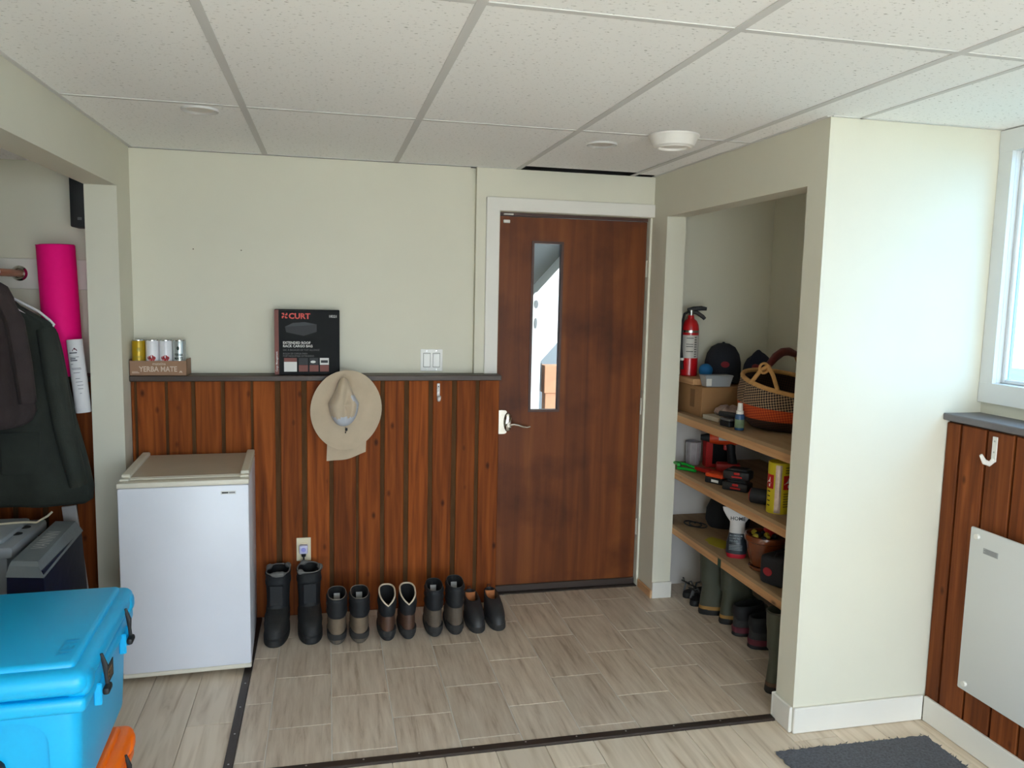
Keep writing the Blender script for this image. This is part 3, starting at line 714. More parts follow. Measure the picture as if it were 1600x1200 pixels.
# ---- switch plate, outlet with charger, empty hook
sw = thing('light_switch', 'white double rocker switch plate on the wall beside the door casing', 'switch', (.175, 0, 1.252))
SWW = mat('switch_white', (240, 239, 236), .4)
MB().rbox(-.056, .056, -.006, 0, -.055, .055, .003, 2).build('plate', SWW, sw)
for x in (-.024, .024): MB().rbox(x-.0185, x+.0185, -.0066, -.0055, -.036, .036, .0005, 1).build('rocker_gap', mat('switch_gap', (150, 148, 144), .6), sw)
for x in (-.024, .024): MB().rbox(x-.016, x+.016, -.010, -.005, -.033, .033, .0015, 1).build('rocker', SWW, sw)
for x in (-.024, .024):
    for z in (-.047, .047): MB().cyl((x, -.0066, z), (x, -.005, z), .0025, n=8).build('screw', SCREW, sw)
ou = thing('wall_outlet', 'ivory outlet plate on the cedar boards above the black winter boots', 'outlet', (-.453, WY-.002, .334))
MB().rbox(-.034, .034, -.005, 0, -.058, .058, .002, 1).build('plate', mat('ivory_plastic', (218, 206, 176), .5), ou)
MB().rbox(-.017, .017, -.007, -.004, .006, .034, .004, 2).build('socket', mat('ivory_plastic', (218, 206, 176), .5), ou)
MB().rbox(-.017, .017, -.007, -.004, -.034, -.006, .004, 2).build('socket', mat('ivory_plastic', (218, 206, 176), .5), ou)
pg = thing('plug_adapter', 'small white plug with a round lilac light and black cord in the outlet', 'plug', (-.453, WY-.009, .334))
MB().rbox(-.020, .020, -.032, .0, -.014, .028, .006, 2).build('adapter_body', mat('adapter_lilac_white', (196, 194, 222), .4), pg)
MB().lathe([(.001, .001), (.010, .001), (.011, 0)], n=18).build('button', mat('lilac_button', (150, 148, 214), .4), pg).location = (0, -.0325, .008)
pg.children[-1].rotation_euler = (pi/2, 0, 0)
MB().lathe([(.010, -.030), (.013, -.014)], (0, -.014, 0), 12).tube([(0, -.014, -.028), (.001, -.016, -.06), (.004, -.02, -.10), (.0, -.012, -.16), (-.005, -.01, -.28), (-.01, -.012, -.325)], .0035, 8).build('cord', BLACK, pg)
hk = thing('wall_hook', 'chipped white coat hook on the cedar boards below the switch', 'hook', (.198, WY-.002, 1.10))
MB().rbox(-.007, .007, -.004, 0, -.035, .045, .002, 1).tube([(0, -.003, -.02), (0, -.015, -.038), (0, -.030, -.034), (0, -.036, -.016)], [.007, .008, .008, .009], 8).build('hook_body', mat('chipped_white_enamel', (224, 220, 216), .5, var=.3, vscale=60), hk)
MB().cyl((0, -.006, .03), (0, -.003, .03), .003, n=8).build('screw', BLACK, hk)

# ================================================================== FOOTWEAR
def fring(z, yb, yf, w, n=32, tilt=0.0, heel=.84, bump=0.0):
    c, a = (yb+yf)/2, (yf-yb)/2; out = []
    for i in range(n):
        t = 2*pi*i/n; co, si = math.cos(t), math.sin(t)
        y = c+a*math.copysign(abs(co)**.85, co)
        g = heel+(1-heel)*(co+1)/2
        out.append(((w+bump)*g*math.copysign(abs(si)**.8, si), y+(bump if co > 0 else -bump)*abs(co), z+tilt*(y-c)))
    return out
def shell(prof, th, depth, tiltf=None):
    """outer skin from rings, rolled over into an inner lining"""
    rings = [fring(*p) for p in prof]
    z, yb, yf, w = prof[-1][:4]; tl = prof[-1][5] if len(prof[-1]) > 5 else 0
    inner = [fring(z+.002, yb+th*.5, yf-th*.5, w-th*.5, 32, tl), fring(z-.004, yb+th, yf-th, w-th, 32, tl), fring(z-depth, yb+th+.004, yf-th-.004, w-th-.004, 32, tl*.5)]
    return rings, inner
def boot(name, label, cat, loc, rz, group, up, so, co, li, H=.215, L=.285, W=.0505, ridges=3, rim=None, tagc=None, vdip=0.0, tilt=0.06, hcnt=None):
    b = thing(name, label, cat, loc, rz, group)
    MB().loft([fring(0, .008, L-.006, W-.004), fring(.006, 0, L, W), fring(.018, .001, L-.001, W), fring(.024, .006, L-.006, W-.003)]).build('sole', so, b)
    hz = H*.60
    MB().loft([fring(.020, .006, L-.008, W-.004), fring(.055, .004, L-.012, W-.003), fring(.085, .006, L-.045, W-.005), fring(.11, .008, L-.09, W-.008), fring(hz, .010, .168, W-.006, 32, tilt*.5)]).build('upper', up, b)
    MB().loft([fring(.020, .0035, .12, W-.0035), fring(.040, .0015, .115, W-.0020), fring(.046, .003, .11, W-.003)], True, True).build('heel_counter', hcnt or so, b)
    pr = []; nk = ridges*2+1
    for k in range(nk):
        f = k/(nk-1); pr.append((hz-.008+(H-hz+.008)*f, .008-.006*f, .168-.008*f, W-.004, 32, tilt*(.5+.5*f), .9, .0045 if k % 2 else -.0015))
    rings = [fring(*p) for p in pr]
    z, yb, yf, w, tl = H, .002, .160, W-.004, tilt
    inner = [fring(z+.002, yb+.005, yf-.005, w-.004, 32, tl, .9), fring(z-.006, yb+.011, yf-.011, w-.010, 32, tl, .9), fring(z-.09, yb+.014, yf-.014, w-.013, 32, 0, .9)]
    def dip(r):
        if not vdip: return r
        return [(p[0], p[1], p[2]-vdip*max(0, 1-abs(p[0])/(W*.9))*(1 if p[1] < .09 else 0)) for p in r]
    rings[-1] = dip(rings[-1]); inner[0] = dip(inner[0]); inner[1] = dip(inner[1])
    MB().loft(rings+[inner[0]], False, False).build('collar', co, b, 50)
    ln = MB().loft(inner[:1]+inner[1:], False, True).build('lining', li, b, 50)
    if rim is not None:
        rr, rt = rim
        MB().tube([Vector(p)+Vector((0, 0, .001)) for p in inner[0]], rt, 6, closed=True).build('rim_piping', rr, b)
    if tagc is not None:
        MB().rbox(-.014, .014, .130, .133, H-.050, H-.018, .001, 1).build('size_tag', tagc, b)
    return b
TAUPE = mat('taupe_suede', (112, 96, 78), .85, var=.12, vscale=20, bump=.2, bscale=120); BRN = mat('dark_brown_leather', (84, 58, 44), .6, var=.2, vscale=16, bump=.2, bscale=90)
GTAU = mat('grey_brown_suede', (92, 80, 68), .85, var=.14, vscale=20, bump=.2, bscale=120)
DUST = mat('dusty_taupe_sole', (84, 76, 66), .9, var=.2, vscale=18); SOLE = mat('dusty_rubber', (44, 42, 40), .85, var=.2, vscale=18); COLL = mat('black_padded_collar', (17, 18, 21), .7, bump=.1)
LIN = mat('black_lining', (12, 12, 13), .9); RIMG = mat('grey_piping', (112, 104, 94), .8); FLEECE = mat('cream_fleece', (206, 190, 166), .95, bump=.5, bscale=200); TAGW = mat('tag_white', (188, 188, 188), .7)
GP = 'boots lined up under the wainscot'
boot('hiking_boot', 'taupe hiking boot with thin pale collar piping next to the black winter boots', 'boot', (-.299, -.478, 0), math.radians(0), GP, TAUPE, DUST, COLL, LIN, .212, rim=(RIMG, .0016), tagc=TAGW, hcnt=SOLE)
boot('hiking_boot', 'taupe hiking boot with thin pale collar piping next to the fleece lined boots', 'boot', (-.197, -.480, 0), math.radians(0), GP, TAUPE, DUST, COLL, LIN, .212, rim=(RIMG, .0016), tagc=TAGW, hcnt=SOLE)
boot('fleece_boot', 'dark brown leather boot with cream fleece edge next to the taupe boots', 'boot', (-.071, -.480, 0), math.radians(0), GP, BRN, SOLE, COLL, LIN, .205, W=.046, ridges=1, rim=(FLEECE, .0038), vdip=.035, tilt=.10)
boot('fleece_boot', 'dark brown leather boot with cream fleece edge next to the tall grey brown boots', 'boot', (.024, -.478, 0), math.radians(0), GP, BRN, SOLE, COLL, LIN, .205, W=.045, ridges=1, rim=(FLEECE, .0038), vdip=.035, tilt=.10)
boot('walking_boot', 'grey brown walking boot with smooth black collar next to the fleece lined boots', 'boot', (.146, -.474, 0), math.radians(-2), GP, GTAU, SOLE, COLL, LIN, .222, W=.048, rim=(mat('dim_piping', (70, 68, 66), .8), .0014), tagc=TAGW)
boot('walking_boot', 'grey brown walking boot with smooth black collar next to the low black shoes', 'boot', (.246, -.470, 0), math.radians(-2), GP, GTAU, SOLE, COLL, LIN, .230, W=.048, rim=(mat('dim_piping', (70, 68, 66), .8), .0014), tagc=TAGW)

def winter_boot(label, loc, rz):
    b = thing('winter_boot', label, 'boot', loc, rz, GP)     # toe towards -y
    RB = mat('scuffed_black_rubber', (24, 23, 22), .7, var=.4, vscale=22, bump=.5, bscale=60); NY = mat('black_nylon_shaft', (14, 15, 18), .75, bump=.1, bscale=150)
    def R(z, yb, yf, w, tl=0): return [(-p[0], -p[1], p[2]) for p in fring(z, yb, yf, w, 32, tl)]
    MB().loft([R(0, -.004, .292, .054), R(.008, -.008, .300, .060), R(.032, -.008, .300, .060), R(.038, -.002, .294, .057)]).build('sole', BLACK, b)
    MB().loft([R(.034, -.002, .292, .057), R(.065, 0, .285, .058), R(.075, 0, .276, .060), R(.082, 0, .270, .057), R(.100, .0, .245, .059), R(.106, 0, .232, .055), R(.13, .002, .19, .055), R(.136, .002, .18, .052)]).build('rubber_foot', RB, b, 50)
    MB().loft([R(.128, .002, .186, .053), R(.16, .004, .166, .054), R(.23, .0, .160, .058), R(.236, -.002, .162, .062), R(.25, -.002, .162, .062), R(.256, 0, .160, .058), R(.285, -.004, .164, .062)], False, False).loft([R(.285, -.004, .164, .062), R(.284, .006, .154, .053), R(.20, .01, .15, .05)], False, True).build('shaft', NY, b, 50)
    MB().rbox(-.030, .030, -.172, -.160, .145, .240, .003, 1).build('lace_panel', COLL, b)
    GF = mat('grey_felt_liner', (104, 102, 98), .95, bump=.3, bscale=200)
    ln = MB().tube([R(.290, .004, .158, .056)[i] for i in range(32)], [.003+.011*max(0, math.sin(i*.62+loc[0]*31))**2 for i in range(32)], 8, closed=True).build('felt_liner', GF, b)
    MB().tube([(.030, -.165, .11), (.012, -.185, .105), (-.012, -.185, .118), (-.03, -.168, .112)], .003, 6).build('lace', BLACK, b)
    return b
winter_boot('tall black winter boot with grey felt liner right beside the fridge', (-.560, -.165, 0), math.radians(-3))
winter_boot('tall black winter boot with grey felt liner under the outlet next to the taupe boots', (-.432, -.160, 0), math.radians(4))
def low_shoe(label, loc, rz):
    b = thing('low_shoe', label, 'shoe', loc, rz, GP)
    LS = mat('black_scuffed_leather', (40, 40, 42), .55, var=.25, vscale=18, bump=.2); INS = mat('tan_insole', (172, 104, 58), .8, var=.2, vscale=24)
    def R(z, yb, yf, w, tl=0): return [(-p[0]*1.06, -p[1], p[2]) for p in fring(z, yb, yf, w, 32, tl)]
    MB().loft([R(0, .004, .272, .042), R(.006, 0, .278, .046), R(.022, .0, .278, .046), R(.028, .004, .274, .043)]).build('sole', SOLE, b)
    MB().loft([R(.026, .003, .273, .043), R(.05, .003, .266, .044), R(.068, .004, .250, .043), R(.086, .004, .215, .041), R(.100, .003, .175, .038, -.05), R(.11, .001, .140, .036, -.10)], True, False).loft([R(.11, .001, .140, .036, -.10), R(.112, .006, .134, .030, -.10), R(.055, .010, .13, .028)], False, False).build('upper', LS, b, 50)
    MB().loft([R(.05, .006, .15, .031), R(.056, .006, .15, .031)]).build('insole', INS, b)
    MB().loft([R(.060, .0045, .05, .029), R(.115, .0045, .045, .027)], False, False).build('heel_lining', INS, b)
    MB().tube([(-.007, -.002, .105), (-.006, .004, .128), (.006, .004, .128), (.007, -.002, .105)], .002, 6).build('pull_loop', BLACK, b)
    return b
low_shoe('low black slip on shoe with tan insole next to the walking boots', (.352, -.195, 0), 0)
low_shoe('low black slip on shoe with tan insole at the end nearest the door', (.454, -.185, 0), 0)
# ================================================================== COAT CLOSET ON THE LEFT AND COOLERS
rodm = wood('rod_pine', (150, 100, 70), (168, 116, 84), (180, 130, 96), 'y', 1, .5, .02, False)
rk = thing('closet_rod', 'wooden closet rod with round cup on a white wall plank', 'rod', (-1.67, 0, 1.636))
MB().rbox(-.62, .315, -.02, -.0005, -.068, .066, .002, 1).build('plank', WHITE, rk)
MB().lathe([(.034, 0), (.034, .004), (.026, .012), (.021, .012), (.019, .003), (.001, .003)], n=24).build('rod_cup', CHROME, rk).location = (0, -.02, 0)
rk.children[-1].rotation_euler = (pi/2, 0, 0)
MB().cyl((0, -.022, 0), (0, -3.4, 0), .016, n=16).build('rod', rodm, rk)
PLW = mat('white_hanger_plastic', (226, 224, 226), .4)
def hanger(y, label, hw=.215, drop=.21, tw=0):
    h = thing('clothes_hanger', label, 'hanger', (-1.67, y, 1.636), tw, 'hangers on the closet rod')
    hook = [(-.0205*math.sin(a)*1.0, 0, .0205*math.cos(a)+.0) for a in [pi*(-.55)+i*pi*1.6/12 for i in range(13)]]
    hook = [(p[0], 0, p[2]) for p in hook]
    pts = hook+[(-.012, 0, -.035), (0, 0, -.05), (0, 0, -.075)]
    MB().tube(pts, .0035, 8).build('hook', PLW, h)
    for s in (-1, 1):
        MB().tube([(0, 0, -.075), (s*.08, 0, -.115), (s*.16, 0, -.16), (s*(hw-.015), 0, -drop+.014), (s*hw, 0, -drop-.003), (s*(hw-.008), 0, -drop-.016), (s*(hw-.04), 0, -drop-.016), (0, 0, -drop-.016)], .0055, 8).build('arm', PLW, h)
    return h
hanger(-.30, 'white plastic hanger carrying the dark green jacket')
hanger(-.47, 'white plastic hanger carrying the brown top', .10, .12)
def garment(name, label, y, prof, m, dy=.055, fold=.012, seed=0, ph=0):
    g = thing(name, label, 'jacket', (-1.67, y, 0))
    rings = []
    for z, hw, de in prof:
        r = []
        for i in range(64):
            t = 2*pi*i/64; c, s = math.cos(t), math.sin(t)
            w_ = fold*min(1, hw/.2)*(math.sin(7*t+seed+z*3)+.5*math.sin(13*t+seed*2-z*5))
            r.append((hw*math.copysign(abs(c)**.75, c), (de+w_)*math.copysign(abs(s)**.8, s), z+ph*hw*c))
        rings.append(r)
    MB().loft(rings).build('body', m, g, 60)
    return g
GRN = mat('dark_olive_canvas', (44, 48, 42), .9, var=.18, vscale=9, bump=.3, bscale=180)
gj = garment('green_jacket', 'dark green canvas jacket hanging from the closet rod beside the jamb', -.30,
   [(.655, .315, .06), (.672, .34, .075), (.73, .345, .08), (.85, .325, .08), (1.03, .285, .075), (1.18, .262, .07), (1.30, .245, .062), (1.385, .228, .05), (1.43, .205, .04), (1.47, .14, .032), (1.50, .09, .032), (1.53, .06, .03), (1.55, .05, .025)], GRN, seed=1.0)
MB().tube([(.19, -.02, 1.40), (.225, -.055, 1.22), (.255, -.065, 1.0), (.285, -.06, .84), (.30, -.055, .745)], [.048, .055, .052, .05, .046], 14, flat=.75).build('sleeve', GRN, gj)
MB().tube([(-.19, -.02, 1.40), (-.225, -.055, 1.22), (-.255, -.065, 1.0), (-.285, -.06, .84), (-.30, -.055, .745)], [.048, .055, .052, .05, .046], 14, flat=.75).build('sleeve', GRN, gj)
MB().rbox(.02, .17, -.088, -.074, .80, .98, .004, 1).build('pocket', GRN, gj)
BRC = mat('dark_brown_knit', (56, 46, 46), .95, var=.15, vscale=12, bump=.35, bscale=150)
bj = garment('brown_top', 'dark brown knit top hanging in front of the green jacket', -.47,
   [(1.005, .14, .05), (1.02, .168, .06), (1.06, .188, .062), (1.19, .168, .06), (1.37, .142, .058), (1.45, .133, .055), (1.52, .124, .05), (1.565, .105, .042), (1.592, .07, .030), (1.605, .04, .02)], BRC, fold=.008, seed=2.3, ph=.12)
for s in (-1, 1): MB().tube([(s*.085, -.02, 1.545), (s*.135, -.03, 1.44), (s*.158, -.04, 1.28), (s*.172, -.04, 1.12)], [.036, .042, .042, .038], 12, flat=.8).build('sleeve', BRC, bj)
# ---- pink mat on the closet ledge
pm = thing('exercise_mat', 'rolled hot pink exercise mat standing on the closet ledge', 'mat', (-1.478, -.100, LZ))
PINK = mat('hot_pink_foam', (255, 12, 132), .7, var=.03, vscale=40, spec=.2)
prof = []
sp = [((.018+.0090*a/pi)*math.cos(a), (.018+.0090*a/pi)*math.sin(a)) for a in [i*pi/14 for i in range(14*7+1)]]
mm = MB().lathe([(.074, 0), (.076, .003), (.076, .572), (.074, .575), (.0, .575)], n=40)
mm.build('roll', PINK, pm)
MB().tube([(x, y, .5755) for x, y in sp], .0016, 4).build('spiral_edge', mat('deep_pink_edge', (170, 8, 84), .7), pm)
pm.rotation_euler = (math.radians(0), math.radians(-1.8), 0)
# ---- white labelled paper roll in front of it
wp = thing('paper_roll', 'white printed paper roll leaning in front of the pink mat', 'roll', (-1.372, -.222, .985))
MB().lathe([(.030, .135), (.032, .139), (.032, .452), (.030, .455), (.012, .455), (.012, .40)], n=24, cap1=False).build('roll_sheet', mat('white_paper', (222, 220, 222), .8), wp)
q = MB()
def wrp(x0, x1, z0, z1, R=.0324, m=0): 
    n = 6; vs = []
    for i in range(n+1):
        a = (x0+(x1-x0)*i/n)/R; vs += [(R*math.sin(a), -R*math.cos(a), z0), (R*math.sin(a), -R*math.cos(a), z1)]
    q.add(vs, [(2*i, 2*i+2, 2*i+3, 2*i+1) for i in range(n)], m)
for i, (w0, w1, z) in enumerate([(-.02, .012, .395), (-.02, .018, .378), (-.02, .004, .37), (-.02, .010, .362), (-.02, -.008, .348), (-.018, .02, .33), (-.016, .022, .325), (-.012, .014, .31), (-.006, .012, .285), (-.006, .02, .27), (-.002, .022, .255), (0, .02, .24), (.004, .012, .22)]): wrp(w0, w1, z, z+(.005 if i in (0, 2, 3) else .002))
q.build('roll_print', mat('print_grey_text', (92, 90, 98), .8), wp, 0)
q = MB(); R = .0325
q.add([(R*math.sin(x/R), -R*math.cos(x/R), z) for x, z in [(-.006, .405), (.014, .405), (.012, .412), (.008, .415), (.004, .420), (.0, .415), (-.004, .412)]], [list(range(7))])
q.build('roll_emblem', mat('print_maroon', (92, 18, 48), .8), wp, 0)
wp.rotation_euler = (math.radians(-2), math.radians(-5), 0); wp.location = (-1.366, -.222, .902)
# black bracketed speaker on the inner face of the stub wall
sk = thing('wall_speaker', 'small black speaker box fixed high behind the white jamb', 'speaker', (XLI-.03, -.09, 1.84))
MB().rbox(-.05, .028, -.06, .06, 0, .27, .006, 2).build('cabinet', BLACK, sk)
MB().box(.026, .03, -.03, .03, .1, .16).build('bracket', DKMETAL, sk, 0)
MB().rbox(-.02, -.004, -.062, -.059, .03, .042, .001, 1).build('badge', mat('dim_grey', (84, 84, 86), .5), sk)
# ---- storage tote, bag of supplies, leaning white board
to = thing('storage_tote', 'grey plastic storage tote with moulded lid inside the coat closet', 'tote', (-1.72, -.56, -.005))
TOTE = mat('grey_tote_plastic', (150, 156, 162), .45, var=.03)
MB().rbox(-.205, .205, -.175, .175, 0, .585, .02, 2, taper=.86).build('tub', TOTE, to)
ld = MB().rbox(-.228, .228, -.195, .195, .565, .612, .014, 2).build('lid', TOTE, to)
MB().rbox(-.18, .18, -.15, .15, .606, .632, .012, 2).build('lid_panel', TOTE, ld)
for y in (-.02, .07): MB().lathe([(.02, 0), (.02, .003), (.014, .003)], (.185, y, .611), 14).build('lid_hole', BLACK, ld)
MB().tube([(x+1.72, y+.56, z) for x, y, z in [(-1.93, -.60, .640), (-1.75, -.56, .6385), (-1.60, -.52, .6385), (-1.545, -.49, .634), (-1.505, -.455, .621), (-1.47, -.43, .640), (-1.455, -.42, .655)]], .0045, 8).build('tie_cord', mat('cream_cord', (206, 196, 170), .7), to)
NAVY = mat('navy_bag_film', (14, 20, 52), .35, var=.3, vscale=8, bump=.4, bscale=14); SILV = mat('silver_bag_film', (126, 134, 138), .4, var=.08, vscale=8, bump=.4, bscale=20)
bg = thing('supply_bag', 'navy plastic bag with grey printed top beside the grey tote', 'bag', (-1.41, -.62, -.005), math.radians(1))
MB().loft([[(x, y, 0) for x, y in ((-.055, -.26), (.055, -.26), (.055, .24), (-.055, .24))], [(x, y, .30) for x, y in ((-.068, -.275), (.066, -.275), (.066, .25), (-.068, .25))], [(x, y, .56) for x, y in ((-.06, -.27), (.058, -.27), (.055, .24), (-.055, .24))]]).build('bag_body', NAVY, bg, 0)
tp = MB().loft([[(-.063, -.278, .545), (.062, -.279, .535), (.06, .245, .555), (-.058, .245, .56)], [(-.052, -.27, .585), (.045, -.27, .575), (.042, .238, .59), (-.045, .238, .595)], [(-.046, -.262, .600), (.040, -.26, .592), (.036, .23, .602), (-.040, .23, .606)]], False, True).build('bag_top', SILV, bg, 0)
q = MB(); text_into(q, 'VANNNN', (.030, -.16, .6055), (.0, 1, .012), (-1, .0, .08), .066, .002, sx=.75, bold=.01); q.build('bag_print', mat('bag_print_white', (196, 198, 200), .6), tp, 0)
wbd = tag(MB().rbox(-.029, .029, -.007, .007, 0, .635, .002, 1).build('white_board', mat('dull_white_board', (168, 162, 160), .8, var=.06)), 'narrow pale board leaning behind the jamb in the coat closet', 'board')
wbd.location = (-1.378, -.262, -.005); wbd.rotation_euler = (math.radians(-2), math.radians(-6), 0)

# ---- coolers
def cooler(name, label, col, dark, loc, rz, L, W, Hh):
    """local x = width (latches on +x), y = length, z = height"""
    c = thing(name, label, 'cooler', loc, rz)
    CM = mat(col[0], col[1], .38, var=.02, vscale=5, bump=.03, bscale=200)
    bmx = MB().rbox(-W/2+.018, W/2-.018, -L/2+.018, L/2-.018, 0, Hh-.075, .03, 4, taper=.93)
    o = bmx.build('tub', CM, c, 45)
    # arched handle recesses at both ends
    for s in (-1, 1):
        n = 12; pl = [(-.115, -.02), (.115, -.02)]+[(.115-.055+.055*math.cos(a), Hh-.125-.055+.055*math.sin(a)) for a in [i*pi/2/6 for i in range(7)]]+[(-.115+.055+.055*math.cos(a), Hh-.125-.055+.055*math.sin(a)) for a in [pi/2+i*pi/2/6 for i in range(7)]]
        cutm = MB().prism(pl, (0, s*(L/2-.045), .0), (1, 0, 0), (0, 0, 1), (0, s*.08, 0))
        co = bpy.data.objects.new('cut', cutm.mesh('cut', CM, 0)); COL.objects.link(co)
        co.matrix_world = Matrix.Identity(4)
        o.parent = None
        md = o.modifiers.new('b', 'BOOLEAN'); md.object = co; md.operation = 'DIFFERENCE'; md.solver = 'EXACT'
        bpy.context.view_layer.update(); dg = bpy.context.evaluated_depsgraph_get()
        me = bpy.data.meshes.new_from_object(o.evaluated_get(dg)); o.modifiers.clear(); o.data = me
        bpy.data.objects.remove(co); o.parent = c
        for p in me.polygons: p.use_smooth = True
        me.set_sharp_from_angle(angle=math.radians(40))
        for hx, hz_, hr in ((-.085, Hh-.16, .013), (0, Hh-.16, .013), (0, Hh-.235, .022)): MB().cyl((hx, s*(L/2-.05), hz_), (hx, s*(L/2-.032), hz_), hr, n=14).build('handle_socket', BLACK, c)
        MB().tube([(-.085, s*(L/2-.03), Hh-.16), (-.07, s*(L/2-.006), Hh-.22), (-.03, s*(L/2-.004), Hh-.25), (0, s*(L/2-.02), Hh-.235)], .006, 8).build('rope_handle', mat('rope_tan', (176, 130, 104), .9), c)
    MB().rbox(-W/2+.004, W/2-.004, -L/2+.004, L/2-.004, Hh-.108, Hh-.072, .012, 3).build('tub_rim', CM, c, 45)
    lid = MB().rbox(-W/2, W/2, -L/2, L/2, Hh-.070, Hh-.012, .026, 4).build('lid', CM, c, 45)
    MB().rbox(-W/2+.028, W/2-.030, -L/2+.035, L/2-.035, Hh-.04, Hh, .012, 3).build('lid_panel', CM, lid, 45)
    for y in (-L/2+.045, L/2-.045):
        MB().rbox(W/2-.055, W/2+.004, y-.035, y+.035, Hh-.078, Hh-.02, .022, 4).build('lid_corner', CM, lid, 45)
        MB().lathe([(.001, .003), (.006, .003), (.007, 0)], n=12).build('lid_pin', CHROME, lid).location = (W/2-.03, y-.02*(1 if y > 0 else -1), Hh-.0195)
    q = MB(); text_into(q, 'YETI', (W/2-.05, -L/2+.075, Hh), (0, 1, 0), (-1, 0, 0), .042, .0014, sx=1.1, bold=.02); q.build('lid_emboss', CM, lid, 0)
    for y in (-L*.25, L*.25):
        lt = MB().tube([(W/2+.001, y, Hh-.030), (W/2+.009, y, Hh-.060), (W/2+.010, y, Hh-.085), (W/2+.012, y, Hh-.105)], [.0025, .0045, .003, .003], 8, flat=1.5).build('latch', BLACK, c)
        MB().rbox(W/2+.004, W/2+.020, y-.020, y+.020, Hh-.126, Hh-.108, .006, 2).build('latch_grip', BLACK, lt)
        for a in (y-.03, y+.024): MB().rbox(W/2-.012, W/2+.006, a, a+.008, Hh-.145, Hh-.090, .003, 1).build('latch_keeper', CM, lt)
    bdg = MB().rbox(W/2-.019, W/2-.0135, -.05, .05, Hh-.170, Hh-.120, .003, 1).build('badge', BLACK, c)
    q = MB(); text_into(q, 'YETI', (W/2-.0135, -.036, Hh-.157), (0, 1, 0), (0, 0, 1), .036, .0006, sx=.95, bold=.02); q.build('badge_print', mat('badge_tan', (150, 112, 70), .6), bdg, 0)
    return c
OR = cooler('orange_cooler', 'orange hard cooler under the blue cooler', ('orange_rotomould', (255, 112, 0)), None, (-1.055, -2.00, -.005), math.radians(1.5), .56, .40, .400)
BL = cooler('blue_cooler', 'bright blue hard cooler with black rubber latches stacked on an orange one', ('cyan_rotomould', (0, 168, 222)), None, (-1.065, -1.905, .396), math.radians(2), .55, .40, .362)
# ================================================================== OPEN CLOSET ON THE RIGHT
PINE = wood('pine_fascia', (176, 128, 84), (196, 148, 102), (208, 164, 120), 'y', 1, .6, .06)
SHB = wood('shelf_board', (140, 112, 80), (156, 128, 94), (168, 140, 106), 'y', .5, .7, .04, False)
Z1, Z2, Z3 = 1.0, .697, .399
shl = {}
for z, lb in ((Z1, 'pine edged closet shelf carrying the woven basket and extinguisher'), (Z2, 'pine edged closet shelf carrying red tools and batteries'), (Z3, 'pine edged closet shelf carrying the flower pot, above the rubber boots')):
    s = thing('closet_shelf', lb, 'shelf', (XPI, -.70, z), 0, 'closet shelves')
    MB().box(.0, XR-.013-XPI, -.705, .687, -.016, 0).build('shelf_board', SHB, s, 0)
    MB().rbox(.0005, .038, -.705, .687, -.052, -.0005, .003, 1).build('fascia', PINE, s)
    shl[z] = s
MB().rbox(-.0006, .0004, -.03, .0, -.05, -.012, .0002, 1).build('green_tape', mat('green_tape_print', (54, 78, 60), .7), shl[Z3], 0)
MB().prism([(.09*math.cos(2*pi*i/20)*(1+.12*math.sin(i*2.3)), .05*math.sin(2*pi*i/20)*(1+.15*math.sin(i*3.1))) for i in range(20)], (.09, .17, .0), (0, 1, 0), (1, 0, 0), (0, 0, .0012)).build('yellow_stain', mat('yellow_paint_stain', (160, 146, 20), .7), shl[Z3], 0)
# ---- cardboard box, wooden lid slab, extinguisher, ball
CARD = mat('brown_cardboard', (150, 110, 70), .85, var=.06, vscale=7)
cb = thing('cardboard_box', 'plain brown cardboard box on the top closet shelf', 'box', (1.483, -.372, Z1))
MB().rbox(0, .44, 0, .345, 0, .150, .002, 1).build('carton', CARD, cb)
MB().box(-.0006, .0, .08, .13, .04, .13).build('side_print', mat('card_stain', (118, 84, 52), .85), cb, 0)
MB().box(0, .44, .17, .174, .150, .1508).build('flap_seam', mat('card_seam', (96, 66, 40), .9), cb, 0)
ws = tag(MB().rbox(0, .20, 0, .262, 0, .032, .003, 1).build('wood_slab', PINE), 'short pale wood slab lying on the cardboard box under the extinguisher', 'slab'); ws.location = (1.472, -.290, Z1+.151)
fe = thing('fire_extinguisher', 'red fire extinguisher with black hose standing on the wood slab', 'extinguisher', (1.528, -.115, Z1+.1835), math.radians(-8))
RPAINT = mat('extinguisher_red', (186, 16, 26), .3, coat=.4)
MB().lathe([(.040, 0), (.044, .004), (.044, .245), (.041, .268), (.032, .288), (.018, .300), (.015, .318), (.013, .318)], n=32).build('cylinder', RPAINT, fe)
MB().lathe([(.0445, .095), (.0447, .096), (.0447, .214), (.0445, .215)], n=32, cap0=False, cap1=False).build('label_band', mat('extinguisher_label', (196, 192, 186), .6), fe)
q = MB()
for z in (.198, .166, .154, .128):
    a0, a1 = -2.3, -1.45; n = 8; vs = []
    for i in range(n+1):
        a = a0+(a1-a0)*i/n; vs += [(.0452*math.cos(a), .0452*math.sin(a), z), (.0452*math.cos(a), .0452*math.sin(a), z+.003)]
    q.add(vs, [(2*i, 2*i+2, 2*i+3, 2*i+1) for i in range(n)])
for i in range(9):
    for j in range(2):
        a = -1.32+j*.16; z = .100+i*.0125; q.add([(.0452*math.cos(a+d), .0452*math.sin(a+d), z+e) for d, e in ((0, 0), (.11, 0), (.11, .007), (0, .007))], [(0, 1, 2, 3)])
q.build('label_print', BLACK, fe, 0)
MB().lathe([(.0447, .228), (.0447, .240)], n=32, cap0=False, cap1=False).build('silver_band', ALU, fe)
MB().cyl((0, 0, .315), (0, 0, .345), .013, .011, 14).build('valve', ALU, fe)
